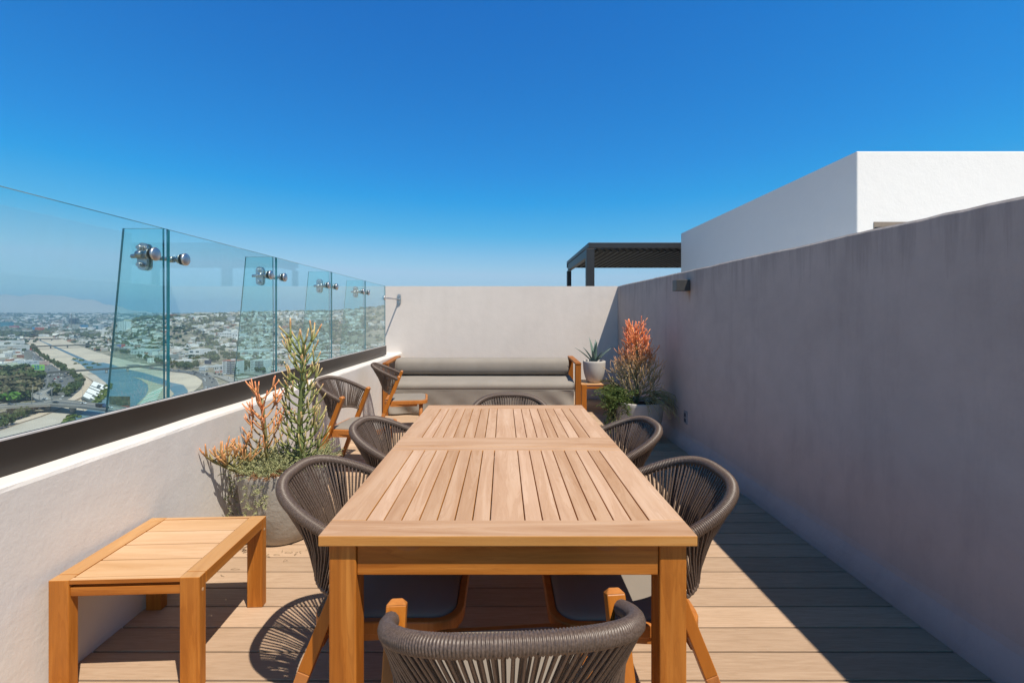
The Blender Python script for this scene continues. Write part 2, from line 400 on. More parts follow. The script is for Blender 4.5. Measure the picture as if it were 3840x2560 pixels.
def fitting(yj,wall=False):
    z=1.667; px=-1.905; mb=MB()
    s=1
    stadium(mb,px,z,yj-.022,yj-.0075,.026,.072); stadium(mb,px,z,yj+.0075,yj+.02,.026,.072)
    for dz in (.045,-.045):
        mb.tube([(px,yj-.05,z+dz),(px,yj-.02,z+dz)],[.011,.013],10); mb.tube([(px,yj-.022,z+dz),(px,yj+.024,z+dz)],.010,8)
    mb.tube([(px-.045,yj-.03,z),(px+.02,yj-.045,z)],.011,10)                # stub
    for sg in (-1,1):
        y1=yj+sg*.11
        mb.tube([(px+.0,yj+sg*.03,z),(px+.035,yj+sg*.06,z),(px+.06,y1,z)],[.012,.012,.010],10)
        mb.tube([(px+.045,y1,z),(px+.075,y1,z)],[.017,.017],12)
        mb.tube([(px+.05,y1,z),(GX-.02,y1,z)],.008,10)
        mb.tube([(GX-.040,y1,z),(GX-.0195,y1,z)],[.02,.03],18)
    fo=P(mb,'spider_fitting',M['steel'])
    for sg in (-1,1):
        y1=yj+sg*.11
        d=MB(); d.tube([(GX-.0065,y1,z),(GX-.001,y1,z)],.033,24); P(d,'washer',M['rubber'],fo)
        d=MB(); d.tube([(GX-.001,y1,z),(GX+.006,y1,z),(GX+.010,y1,z),(GX+.0115,y1,z)],[.034,.034,.030,.008],28); P(d,'disc',M['steel'],fo)
    for ch in fo.children: pass
for yj in joints[1:-1]: fitting(yj)
# the bracket that holds the last pane to the end wall
mb=MB(); z=1.63; stadium(mb,-1.79+.085,z,YB-.014,YB+.001,.03,.085)
for dz in (.05,-.05): mb.tube([(-1.705,YB-.03,z+dz),(-1.705,YB-.012,z+dz)],[.012,.014],10)
mb.tube([(-1.705,YB-.05,z),(-1.705,YB-.01,z)],.014,10); mb.tube([(-1.705,YB-.045,z),(-1.735,YB-.3,z),(-1.765,6.80,z)],.011,10)
P(mb,'wall_bracket',M['steel'])
mb=MB(); mb.tube([(GX-.005,6.78,z),(GX+.012,6.78,z)],.034,20); P(mb,'disc',M['steel'])

# ------------------------------------------------------------------ dining table
TX0,TX1,TY0,TY1,TH=-.508,.533,1.2465,3.089,.75
tc=(TX0+TX1)/2
tb=empty('dining_table',(tc,TY0,0)); tag(tb,'long slatted teak dining table in the middle of the deck','table')
def panel(y0,y1,bn,bf):
    """one framed slatted half of the top: end boards along x, side boards and slats along y"""
    t=.030; g=.0016; hw=(TX1-TX0)/2; sx=.4185
    e=MB(); e.box(-hw,hw,y0,y0+bn,TH-t,TH,m=1,top_m=0); e2=MB(); e2.box(-hw,hw,y1-bf,y1,TH-t,TH,m=1,top_m=0)
    s=MB(); s.box(-hw,-sx-g,y0+bn+.0006,y1-bf-.0006,TH-t,TH-.0004,m=1,top_m=0); s.box(sx+g,hw,y0+bn+.0006,y1-bf-.0006,TH-t,TH-.0004,m=1,top_m=0)
    edges=[-sx]; 
    for i in range(7): edges.append(-.0515-.0524*(6-i))
    edges=[-.0515-.0524*i for i in range(7,-1,-1)]; edges=edges+[-q for q in edges[::-1]]
    for a,b2 in zip(edges,edges[1:]): s.box(a+g,b2-g,y0+bn-.004,y1-bf+.004,TH-t+.003,TH-.001,m=1,top_m=0)
    return e,e2,s
def addp(mb,name,mat,par,off,**k):
    mb.v=[(p[0]-off[0],p[1]-off[1],p[2]-off[2]) for p in mb.v]; return mb.build(name,mat,par,**k)
seam=2.104
for (y0,y1,bn,bf) in ((TY0,seam-.0015,.098,.055),(seam+.0015,TY1,.159,.115)):
    e,e2,s=panel(y0,y1,bn,bf)
    for q in (e,e2): addp(q,'end_board',[M['top_x'],M['edge_x']],tb,(0,TY0,0),bevel=.003)
    addp(s,'slatted_top',[M['top_y'],M['edge_y']],tb,(0,TY0,0),bevel=.0022)
ax=.4985
for y0,y1 in ((TY0+.026,TY0+.05),(TY1-.06,TY1-.035)):
    mb=MB(); mb.box(-ax+.077,ax-.077,y0,y1,.628,.719); addp(mb,'apron',M['teak_x'],tb,(0,TY0,0),bevel=.002)
for x0 in (-ax+.01,ax-.035):
    mb=MB(); mb.box(x0,x0+.025,TY0+.106,TY1-.108,.628,.719); addp(mb,'apron',M['teak_y'],tb,(0,TY0,0),bevel=.002)
for sx in (-1,1):
    for yy in (TY0+.0195,TY1-.105):
        mb=MB(); x0=-ax if sx<0 else ax-.076; xi=x0+.076 if sx<0 else x0
        mb.box(x0,x0+.076,yy,yy+.076,.0,.7195); addp(mb,'leg',M['teak_z'],tb,(0,TY0,0),bevel=.004)
for xx in (-.277,.277):
    mb=MB(); a=[(math.cos(math.pi*i/8)*.037,-math.sin(math.pi*i/8)*.02) for i in range(9)]
    f0=[mb.vert((xx+x,TY0+.017,.7195+z)) for x,z in a]; f1=[mb.vert((xx+x,TY0+.0265,.7195+z)) for x,z in a]
    mb.face(f0[::-1]); mb.face(f1)
    for i in range(8): mb.face([f0[i],f0[i+1],f1[i+1],f1[i]])
    mb.face([f0[8],f0[0],f1[0],f1[8]])
    addp(mb,'finger_block',M['teak_x'],tb,(0,TY0,0))
for zz,yy in ((.66,1.7),(.66,2.6)):
    mb=MB(); mb.box(-ax+.04,ax-.04,yy,yy+.03,.66,.715); addp(mb,'crossbar',M['teak_x'],tb,(0,TY0,0))

# ------------------------------------------------------------------ chairs
def rimP(t):
    th=math.pi*t; c,s=math.cos(th),math.sin(th)
    x=-.272*math.copysign(abs(c)**.72,c); bk=.305*abs(s)**.80
    return Vector((x,-bk-.012,.645+.146*(bk/.305)))
def lowQ(t):
    th=math.pi*t; c,s=math.cos(th),math.sin(th)
    x=-.240*math.copysign(abs(c)**.8,c); s2=abs(s)**.9
    return Vector((x,-.085-.105*s2,.478+.042*s2))
def resample(fn,n):
    pts=[fn(i/2000) for i in range(2001)]; L=[0]
    for a,b2 in zip(pts,pts[1:]): L.append(L[-1]+(b2-a).length)
    out=[];j=0
    for i in range(n+1):
        d=L[-1]*i/n
        while j<1999 and L[j+1]<d: j+=1
        out.append(pts[j].lerp(pts[j+1],(d-L[j])/max(1e-9,L[j+1]-L[j])))
    return out
def rounded(hw,y0,y1,rf,rb,seg=5):
    pts=[]
    for (cx,cy,r,a0) in ((hw-rb,y0+rb,rb,-90),(hw-rf,y1-rf,rf,0),(-hw+rf,y1-rf,rf,90),(-hw+rb,y0+rb,rb,180)):
        for i in range(seg+1):
            a=R(a0+90*i/seg); pts.append((cx+r*math.cos(a),cy+r*math.sin(a)))
    return pts
def make_chair():
    root=empty('dining_chair')
    # seat frame
    mb=MB(); out=rounded(.243,-.165,.316,.09,.075); inn=rounded(.218,-.14,.291,.07,.055); n=len(out)
    L=[]
    for poly,z in ((out,.354),(out,.396),(inn,.396),(inn,.367),(inn,.354)): L.append([mb.vert((x,y,z)) for x,y in poly])
    for a,b2 in ((0,1),(1,2),(2,3)):
        for i in range(n): mb.face([L[a][i],L[a][(i+1)%n],L[b2][(i+1)%n],L[b2][i]],0,False)
    for i in range(n): mb.face([L[4][i],L[4][(i+1)%n],L[0][(i+1)%n],L[0][i]],0)
    mb.face(L[4][::-1])
    mb.build('seat_frame',M['chair_wood'],root,bevel=.005)
    # cushion
    mb=MB(); prev=None
    for ins,z in ((.001,.370),(.001,.398),(.006,.404),(.022,.409),(.06,.412),(.13,.413)):
        p=rounded(.217-ins,-.139+ins,.290-ins,max(.02,.07-ins*.4),max(.02,.055-ins*.4)); ring=[mb.vert((x,y,z)) for x,y in p]
        if prev:
            for i in range(len(p)): mb.face([prev[i],prev[(i+1)%len(p)],ring[(i+1)%len(p)],ring[i]],0,True)
        prev=ring
    mb.face(prev,0,True); mb.build('cushion',M['cushion'],root)
    # front legs
    for sx in (-1,1):
        mb=MB(); mb.tube([(sx*.188,.242,.357),(sx*.197,.236,.2),(sx*.205,.25,0)],[.0225,.019,.0145],14); mb.build('leg',M['chair_wood'],root)
        mb=MB(); a=Vector((sx*.262,.0,.674)); b2=Vector((sx*.268,-.268,.0))
        mb.bar(a.lerp(b2,.0),a.lerp(b2,.6),.046,.034,.044,.040); mb.bar(a.lerp(b2,.6),b2,.044,.040,.032,.028)
        # peaked cap
        t=(a-b2).normalized(); b=len(mb.v); yv=t.cross(Vector((1,0,0))).normalized()
        for cx,cy in ((-1,-1),(1,-1),(1,1),(-1,1)): mb.vert(a+Vector((1,0,0))*cx*.023+yv*cy*.017)
        p1=mb.vert(a+t*.012+Vector((-.012,0,0))); p2=mb.vert(a+t*.012+Vector((.012,0,0)))
        mb.face([b,b+1,p2,p1]); mb.face([b+1,b+2,p2]); mb.face([b+2,b+3,p1,p2]); mb.face([b+3,b,p1])
        mb.build('rear_leg',M['chair_wood'],root,bevel=.003)
        mb=MB(); mb.bar((sx*.236,-.10,.350),(sx*.205,.20,.344),.022,.03); mb.build('side_rail',M['chair_wood'],root)
    mb=MB(); mb.bar((-.25,-.128,.337),(.25,-.128,.337),.03,.022,xdir=(0,1,0)); mb.build('stretcher',M['chair_wood'],root)
    # wrapped rim
    N=150; per=4; pts=resample(rimP,N*per); rad=[]
    for i in range(len(pts)):
        ph=(i%per)/per; rad.append(.0168+.0034*abs(math.sin(math.pi*ph)))
    mb=MB(); mb.tube(pts,rad,12); mb.build('back_rim',M['rope'],root)
    pts=resample(lowQ,70); mb=MB(); mb.tube(pts,[.0085+.002*(i%2) for i in range(71)],8); mb.build('lower_rail',M['rope'],root)
    # cords
    K=56; up=resample(rimP,K); lo=resample(lowQ,K); mb=MB()
    for i in range(1,K):
        for sg in (-1,1):
            a=up[i].copy(); b2=lo[i].copy(); c=Vector((0,-.10,a.z)); out=(a-c); out.z=0; out.normalize()
            jt=Vector((rnd.uniform(-.0012,.0012),rnd.uniform(-.0012,.0012),0))
            a=a+out*sg*.0135+Vector((0,0,-.006))+jt; b2=b2+out*sg*.007+jt
            mid=a.lerp(b2,.5)+out*(-.010)+jt
            mb.tube([a,mid,b2],.0036,6,cap=False)
    mb.build('cord_back',M['rope'],root)
    return root
ch=make_chair(); GRP='woven rope armchairs around the terrace'
chairs=[((.0105,1.094),4.7,'woven rope armchair nearest the camera at the near end of the table'),
 ((-.445,1.665),-90,"rope armchair at the table's left side, next to the low square side table"),
 ((.464,1.650),90,"rope armchair at the table's right side, nearer the camera of the two there"),
 ((-.445,2.385),-91,"rope armchair at the table's left side, right of the tall green cactus"),
 ((.470,2.385),90,'rope armchair at the right side of the table, in front of the big pot'),
 ((.045,2.925),180,'woven rope armchair at the far end of the table, only its back showing'),
 ((-1.315,4.07),-97,'woven rope armchair pulled away against the low left wall, behind the tall cactus'),
 ((-1.215,5.38),-81,'woven rope armchair standing right in front of the left end of the covered sofa')]
for i,((x,y),rz,lab) in enumerate(chairs):
    o=ch if i==0 else copy_tree(ch); o.location=(x,y,0); o.rotation_euler=(0,0,R(rz)); tag(o,lab,'chair',GRP)

# ------------------------------------------------------------------ low side tables
def make_side():
    r=empty('side_table'); W,D,H=.524,.51,.41; lw,ld=.07,.04
    for y0 in (.001,D-.02):
        mb=MB(); mb.box(lw,W-lw,y0,y0+.019,H-.017,H-.001,m=1,top_m=0); mb.build('edge_strip',[M['side_x'],M['teak_x']],r,bevel=.0015)
    for x0 in (0,W-lw):
        mb=MB(); mb.box(x0,x0+lw,ld+.0007,D-ld-.0007,H-.045,H,m=1,top_m=0); mb.build('side_rail',[M['side_y'],M['teak_y']],r,bevel=.003)
    mb=MB(); n=4; y0,y1=.021,D-.021
    for i in range(n):
        a=y0+(y1-y0)*i/n; b2=y0+(y1-y0)*(i+1)/n; mb.box(lw+.0028,W-lw-.0028,a+.0030,b2-.0030,H-.019,H-.0015)
    mb.build('tabletop',M['side_x'],r,bevel=.0018)
    for y0 in (.006,D-.03):
        mb=MB(); mb.box(lw,W-lw,y0,y0+.024,H-.062,H-.030); mb.build('apron',M['teak_x'],r,bevel=.002)
    for x0 in (0,W-lw):
        for yy in (0,D-ld):
            mb=MB(); mb.box(x0,x0+lw,yy,yy+ld,0,H-.0003,m=0,top_m=1); mb.build('leg',[M['teak_z'],M['side_y']],r,bevel=.003)
    for yy in (.02,D-.02):
        mb=MB(); mb.tube([(W-.001,yy,H-.055),(W+.0008,yy,H-.055)],.006,10); mb.build('plug',M['side_x'],r)
    return r
st=make_side(); st.location=(-1.622,1.621,0); st.rotation_euler=(0,0,R(2.6))
tag(st,'low square teak side table standing against the left wall in the foreground','side table','low teak side tables')
s2=copy_tree(st); s2.location=(1.085,6.30,0); s2.rotation_euler=(0,0,0)
tag(s2,'low teak side table right of the sofa carrying the agave pot','side table','low teak side tables')

# ------------------------------------------------------------------ covered sofa
sf=empty('sofa',(-.3,6.2,0)); tag(sf,'long teak sofa under grey fitted covers against the end wall','sofa')
SO=(-.3,6.2,0); SL,SR=-1.56,.965
mb=MB(); prof=[]
for i in range(25):                               # rounded back bolster
    a=2*math.pi*i/24; ca,sa=math.cos(a),math.sin(a)
    prof.append((6.70+.155*math.copysign(abs(ca)**.7,ca), .625+.122*math.copysign(abs(sa)**.7,sa)))
prof=prof[:-1]
def sweep(mb,prof,xs,fn=None,smooth=True):
    rings=[]
    for x in xs: rings.append([mb.vert(fn(x,y,z) if fn else (x,y,z)) for y,z in prof])
    k=len(prof)
    for i in range(len(xs)-1):
        for j in range(k): mb.face([rings[i][j],rings[i][(j+1)%k],rings[i+1][(j+1)%k],rings[i+1][j]],0,smooth)
    return rings
def shr(x,y,z):
    e=min(x-SL,SR-.02-x); s=1.0-.10*max(0,1-e/.05)**2
    w=.003*mnoise.noise((x*2.2,y*4,z*5))
    return (x,6.70+(y-6.70)*s+w,.625+(z-.625)*s+w)
xs=[SL,SL+.01,SL+.025,SL+.05]+[SL+.05+i*(SR-SL-.12)/60 for i in range(1,61)]+[SR-.045,SR-.03,SR-.02]
rg=sweep(mb,prof,xs,shr); mb.face(rg[0]); mb.face(rg[-1][::-1]); addp(mb,'back_cushion',M['cover'],sf,SO)
mb=MB(); prof=[(6.87,.36),(6.21,.352),(6.198,.357),(6.188,.375),(6.185,.400),(6.192,.425),(6.215,.445),(6.26,.458),(6.4,.475),(6.56,.49),(6.87,.495)]
def sh2(x,y,z): return (x,y+.004*mnoise.noise((x*1.6,y*6,z*7)),z+.004*mnoise.noise((x*2,y*5,3)))
xs=[SL+i*(SR+.005-SL)/70 for i in range(71)]
rg=sweep(mb,prof,xs,sh2); mb.face(rg[0]); mb.face(rg[-1][::-1]); addp(mb,'seat_cushion',M['cover'],sf,SO)
mb=MB(); nx,nz=150,26; grid=[]
for i in range(nx+1):
    x=SL-.004+(SR+.006-SL)*i/nx; row=[]
    for j in range(nz+1):
        v=j/nz; z=.352-(.352-.018)*v
        fold=0
        d=(x-SL)                                   # slanting folds at both ends
        fold+=.030*math.exp(-d/.6)*math.sin((d*15-v*5.5))*v
        d2=SR-x
        fold+=.036*math.exp(-d2/.32)*math.sin(d2*16-(1-v)*5.0+1.6)*(v**.6)
        fold+=(.018*mnoise.noise((x*2.1+v*1.4,v*1.3,4))+.008*mnoise.noise((x*6+v*3,v*2,8)))*v
        row.append(mb.vert((x,6.190-fold*1.0+.030*v,z)))
    grid.append(row)
for i in range(nx):
    for j in range(nz): mb.face([grid[i][j],grid[i][j+1],grid[i+1][j+1],grid[i+1][j]],0,True)
for i in range(nx):                                 # hem returns under
    pass
sk=addp(mb,'skirt',M['cover'],sf,SO); so=sk.modifiers.new('Solid','SOLIDIFY'); so.thickness=.004; so.offset=-1
mb=MB(); mb.tube([(x,6.192+.003*mnoise.noise((x*1.6,1,1)),.352) for x in xs],.0045,6); addp(mb,'piping',M['cover'],sf,SO)
for x0,x1 in ((-1.645,-1.570),(.985,1.062)):
    mb=MB(); mb.box(x0,x1,6.20,6.275,0,.6925); addp(mb,'front_post',M['sofa_z'],sf,SO,bevel=.004)
    mb=MB(); mb.box(x0,x1,6.90,6.96,0,.722); addp(mb,'rear_post',M['sofa_z'],sf,SO,bevel=.004)
    mb=MB(); b=len(mb.v)
    for yy,z in ((6.195,.695),(6.965,.726)):
        for dx,dz in ((x0-.002,0),(x1+.002,0),(x1+.002,.026),(x0-.002,.026)): mb.vert((dx,yy,z+dz-.001))
    for q in ((0,1,2,3),(7,6,5,4),(0,4,5,1),(1,5,6,2),(2,6,7,3),(3,7,4,0)): mb.face([b+i for i in q])
    addp(mb,'armrest',M['sofa_y'],sf,SO,bevel=.004)
    mb=MB(); mb.box(x0+.015,x1-.015,6.28,6.895,.30,.36); addp(mb,'side_rail',M['sofa_y'],sf,SO)
mb=MB(); mb.box(-1.57,.985,6.905,6.95,.30,.50); addp(mb,'back_rail',M['sofa_x'],sf,SO)

# ------------------------------------------------------------------ pots
def pot(name,prof,c,mat,soil_r,soil_z,lab,grp=None):
    r=empty(name,c); tag(r,lab,'pot',grp)
    mb=MB(); mb.lathe(prof,56); mb.build('body',mat,r)
    mb=MB(); mb.lathe([(soil_r,soil_z-.03),(soil_r,soil_z),(soil_r*.5,soil_z+.012)],32); mb.build('soil',M['soil'],r)
    return r
def pprof(rb,rt,h,wall=.022,bul=.02):
    p=[]
    for i in range(13):
        t=i/12; p.append((rb+(rt-rb)*t+bul*math.sin(math.pi*t)*(1-.3*t),h*t))
    p[0]=(rb-.012,0); p.insert(1,(rb,.012))
    p+=[(rt-.003,h+.006),(rt-wall*.5,h+.010),(rt-wall,h+.004),(rt-wall-.003,h-.06)]
    return p
LP=(-1.357,2.83,0); RP=(1.4976,5.05,0)
pot('planter_pot',pprof(.165,.262,.43,bul=.03),LP,M['concrete_pot'],.238,.385,'tall weathered concrete pot at the left wall holding cactus and ground cover')
pot('planter_pot',pprof(.185,.276,.415,bul=.02),RP,M['concrete_pot_pale'],.252,.37,'big smooth pale pot by the right wall holding the large orange shrub')
AP=(1.302,6.52,.4105)
pot('flower_pot',pprof(.098,.160,.300,.016,.022),AP,M['concrete_pot_pale'],.142,.265,'small smooth pale pot with an agave, on the side table by the sofa')

# ------------------------------------------------------------------ plants
def bez(p,d,up,L,n,curl,rr):
    """a shoot that starts along d and bends toward up"""
    pts=[Vector(p)]; d=Vector(d).normalized()
    for i in range(n):
        d=(d+Vector(up)*curl/n+Vector((rr.uniform(-1,1),rr.uniform(-1,1),rr.uniform(-1,1)))*.07).normalized()
        pts.append(pts[-1]+d*L/n)
    return pts,d
def shoot(mb,p,d,L,r,depth,rr,cf,curl=.8,fork=(2,3),ns=4,spread=.55):
    pts,dd=bez(p,d,(0,0,1),L,ns,curl,rr)
    rad=[r*(1-.18*i/ns) for i in range(ns+1)]
    last=depth==0
    cols=[cf(q,(i/ns) if last else -1) for i,q in enumerate(pts)]
    if last: rad[-1]=r*.55
    mb.tube(pts,rad,6,cols=cols)
    if depth>0:
        k=rr.randint(*fork); a0=rr.uniform(0,6.28)
        s=dd.orthogonal().normalized(); b=dd.cross(s)
        for i in range(k):
            a=a0+6.283*i/k+rr.uniform(-.4,.4)
            nd=(dd+(s*math.cos(a)+b*math.sin(a))*spread*rr.uniform(.7,1.25)).normalized()
            shoot(mb,pts[-1],nd,L*rr.uniform(.62,1.0),r*.86,depth-1,rr,cf,curl,fork,ns,spread)
def ramp3(stops,t):
    for (a,ca),(b,cb) in zip(stops,stops[1:]):
        if t<=b: return lerp(ca,cb,(t-a)/(b-a) if t>a else 0)
    return stops[-1][1]
# tall green cactus
rr=random.Random(3); base=Vector((-1.270,2.86,.38))
plant=empty('pencil_cactus',base); tag(plant,'tall green pencil cactus with pale tips in the left pot','plant')
def cg(q,tip):
    g=lerp((.17,.21,.06),(.34,.38,.13),rr.random()*.6+.2*sstep((q.z+.1)/1.0))
    if tip>=0: g=lerp(g,(.62,.44,.22) if rr.random()<.85 else (.62,.27,.13),max(0,tip-.25)/.75*(.5+.5*min(1,max(0,(q.z-.1)/.6))))
    return g
mb=MB(); H=.76
stem=[Vector((.012*math.sin(i*.7),.01*math.cos(i*.9),-.03+H*i/14)) for i in range(15)]
mb.tube(stem,[.021-.009*i/14 for i in range(15)],9,cols=[(.16,.20,.075)]*15)
mb.build('stem',M['succulent'],plant,colors=True)
mb=MB()
for k in range(12):
    t=.18+.76*k/11; p=stem[min(14,int(t*14))].copy()
    nb=rr.randint(5,6); a0=rr.uniform(0,6.28)
    L=interp([(0,.125),(.3,.135),(.55,.105),(.75,.10),(1,.115)],t)
    for i in range(nb):
        a=a0+6.283*i/nb+rr.uniform(-.35,.35)
        shoot(mb,p,(math.cos(a),math.sin(a),-.05+.3*t),L*rr.uniform(.7,1.05),.0058,1,rr,cg,1.05,(2,3),5,.6)
for i in range(6):
    a=i*1.05; shoot(mb,stem[-1]-Vector((0,0,.03*(i%2))),(math.cos(a)*1.1,math.sin(a)*1.1,1),.125*rr.uniform(.8,1.1),.0075,1,rr,cg,.6,(2,3),5,.55)
mb.build('branches',M['succulent'],plant,colors=True)
# orange fire stick in the left pot
rr=random.Random(11); base=Vector((-1.475,2.70,.39))
plant=empty('fire_stick_plant',base); tag(plant,'orange-tipped fire stick plant leaning over the left pot','plant')
def co(q,tip):
    h=sstep((q.z-.08)/.42)
    g=lerp((.24,.22,.08),(.66,.29,.10),h*.85)
    if tip>=0: g=lerp(g,lerp((.76,.38,.17),(.86,.24,.10),rr.random()),(.35+.65*tip)*(.45+.55*h))
    return g
mb=MB()
def arm(p,d,L,whorls,r0,br,t0=.3,up=.5):
    pts,dd=bez(p,d,(0,0,1),L,8,up,rr); mb.tube(pts,[r0*(1-.4*i/8) for i in range(9)],7,cols=[(.20,.19,.08)]*9)
    for k in range(whorls):
        t=t0+(1-t0)*k/max(1,whorls-1); q=pts[min(8,int(t*8))]; nb=3; a0=rr.uniform(0,6.28)
        for i in range(nb):
            a=a0+6.283*i/nb; shoot(mb,q,(math.cos(a)*.9-.12,math.sin(a),.3),br*rr.uniform(.75,1.1)*(1.1-.25*t),.0052,1,rr,co,.85,(2,3),5,.55)
arm((.06,.03,0),(.0,-.05,1),.47,9,.012,.12,.34)
arm((.03,.0,0),(-.45,-.25,1),.20,3,.009,.085,.5)
arm((-.02,0,.02),(-.85,-1.0,.55),.24,4,.009,.10,.45,.4)
arm((.0,-.02,.02),(-.5,-.7,.6),.17,3,.008,.085,.5)
mb.build('branches',M['succulent'],plant,colors=True)
# feathery ground cover
def sprig(mb,p,d,L,rr,cA,cB,needle=.011,dens=20,droop=-.5,w=.0014):
    pts,dd=bez(p,d,(0,0,1),L,7,droop,rr); c0=lerp(cA,cB,rr.random())
    mb.tube(pts,[.0016]*8,3,cols=[lerp(c0,(.16,.13,.06),.4)]*8,cap=False)
    for i in range(dens):
        t=(i+rr.random())/dens; k=min(6,int(t*7)); q=pts[k].lerp(pts[k+1],t*7-k); ax=(pts[k+1]-pts[k]).normalized()
        for _ in range(3):
            v=Vector((rr.gauss(0,1),rr.gauss(0,1),rr.gauss(.3,1))); v=(v-ax*v.dot(ax)*.5).normalized()+ax*.5
            v.normalize(); l=needle*rr.uniform(.6,1.4); s=v.cross(Vector((rr.gauss(0,1),rr.gauss(0,1),rr.gauss(0,1)))).normalized()*w
            c=lerp(cA,cB,rr.random())
            a=mb.vert(q-s,c); b=mb.vert(q+s,c); e=mb.vert(q+v*l+s*.4,c); f=mb.vert(q+v*l-s*.4,c); mb.face([a,b,e,f])
rr=random.Random(21); plant=empty('trailing_fern',(LP[0],LP[1],.40)); tag(plant,'feathery pale green trailing fern spilling over the left pot','plant')
mb=MB(); A,B=(.24,.27,.12),(.56,.56,.30)
for i in range(360):
    a=rr.uniform(0,6.283); r=.23*math.sqrt(rr.random()); p=(r*math.cos(a),r*math.sin(a),.015)
    d=(math.cos(a)*.6+rr.uniform(-.5,.5),math.sin(a)*.6-.1+rr.uniform(-.5,.5),rr.uniform(.5,1.4)); sprig(mb,p,d,rr.uniform(.07,.17),rr,A,B,droop=-.5)
for i in range(20):                                   # brown dry tufts
    a=rr.uniform(3.9,6.2); p=(.2*math.cos(a)*rr.random(),.24*math.sin(a),.02); sprig(mb,p,(math.cos(a)*.5,math.sin(a)*.5,.5),.09,rr,(.28,.13,.06),(.34,.19,.09),droop=-.8)
def strand(x,y,z0,z1,sway):
    pts=[Vector((x,y,z0))]; n=16
    for i in range(n): pts.append(Vector((x+sway*(i/n)+rr.uniform(-.015,.015),y+rr.uniform(-.008,.008)-.01*i/n,z0+(z1-z0)*(i+1)/n)))
    mb.tube(pts,.0014,3,cols=[(.2,.2,.1)]*len(pts),cap=False)
    for q in pts:
        for _ in range(1): sprig(mb,q,(rr.uniform(-1,1),rr.uniform(-1,0),rr.uniform(-.6,.5)),rr.uniform(.015,.035),rr,A,B,dens=5,droop=-.3)
# strands: relative to the pot centre at z .40
for (x,y,z0,z1,s) in ((-.10,-.265,0,-.30,.05),(-.06,-.27,0,-.39,.07),(-.27,-.12,.0,-.26,-.02),(-.275,-.05,0,-.31,.0),(.0,-.28,.0,-.12,.03)): strand(x,y,z0,z1,s)
mb.build('fronds',M['leaf'],plant,colors=True)
mb=MB()
for i in range(46):                                    # dry bits fallen round the pot
    a=rr.uniform(3.3,6.3); r=.2+abs(rr.gauss(0,.13)); x,y=LP[0]+.06+r*math.cos(a)*1.2,LP[1]+r*math.sin(a)
    if x<-1.64: continue
    q=Vector((x,y,.004)); an=rr.uniform(0,6.28); l=rr.uniform(.012,.05); d=Vector((math.cos(an),math.sin(an),0))*l
    mb.tube([q,q+d*.5+Vector((0,0,rr.uniform(.002,.010))),q+d+Vector((rr.uniform(-.01,.01),rr.uniform(-.01,.01),0))],.0012,4,cols=[lerp((.22,.14,.08),(.34,.27,.16),rr.random())]*3)
tag(mb.build('fallen_twigs',M['leaf'],colors=True),'dry twigs and needles fallen on the deck below the left pot','twigs',kind='stuff')
# big fire stick shrub by the right wall
rr=random.Random(5); base=Vector((RP[0]-.02,RP[1],.37)); HT=.86
plant=empty('fire_stick_shrub',base); tag(plant,'large fire stick shrub, orange on top and grey green below, by the right wall','plant')
def cr(q,tip):
    h=sstep((q.z-.34)/.42)
    g=lerp(lerp((.20,.19,.10),(.56,.46,.26),rr.random()*.9),(.74,.27,.09),h*.85)
    if tip>=0: g=lerp(g,lerp(lerp((.50,.40,.22),(.66,.42,.20),rr.random()),lerp((.88,.34,.14),(.78,.15,.07),rr.random()),h),.3+.7*tip)
    return g
mb=MB(); stem=[Vector((.01*math.sin(i*.8),.01*math.cos(i),HT*.9*i/14)) for i in range(15)]
mb.tube(stem,[.020-.008*i/14 for i in range(15)],9,cols=[(.17,.17,.09)]*15); mb.build('stem',M['succulent'],plant,colors=True)
mb=MB()
for k in range(17):
    t=.10+.86*k/16; p=stem[min(14,int(t*14))]; nb=rr.randint(8,10); a0=rr.uniform(0,6.28)
    L=interp([(0,.15),(.25,.165),(.45,.15),(.6,.14),(.8,.14),(1,.125)],t)
    for i in range(nb):
        a=a0+6.283*i/nb+rr.uniform(-.35,.35)
        shoot(mb,p,(math.cos(a),math.sin(a),-.02+.45*t),L*rr.uniform(.7,1.05),.0056 if t>.5 else .0048,2 if t<.62 else 1,rr,cr,.6,(2,2) if t<.62 else (2,3),4,.55)
for i in range(12):
    a=i*.9; shoot(mb,stem[-1-(i%2)],(math.cos(a)*1.0,math.sin(a)*1.0,1),.115*rr.uniform(.8,1.1),.006,1,rr,cr,.6,(2,3),4,.5)
# trailing tangle to the right front
for i in range(70):
    a=rr.uniform(-1.9,.5); p=(.12*math.cos(a)+.06,.14*math.sin(a),.04+rr.uniform(0,.12))
    pts,dd=bez(p,(math.cos(a)+.25,math.sin(a)*.9,rr.uniform(.1,.9)),(0,0,1),rr.uniform(.18,.40),7,-1.5,rr)
    c=lerp((.19,.19,.08),(.46,.41,.21),rr.random()); pts=[Vector((min(q.x,.36),q.y,q.z)) for q in pts]; mb.tube(pts,[.0036-.0002*j for j in range(8)],4,cols=[c]*8)
mb.build('branches',M['succulent'],plant,colors=True)
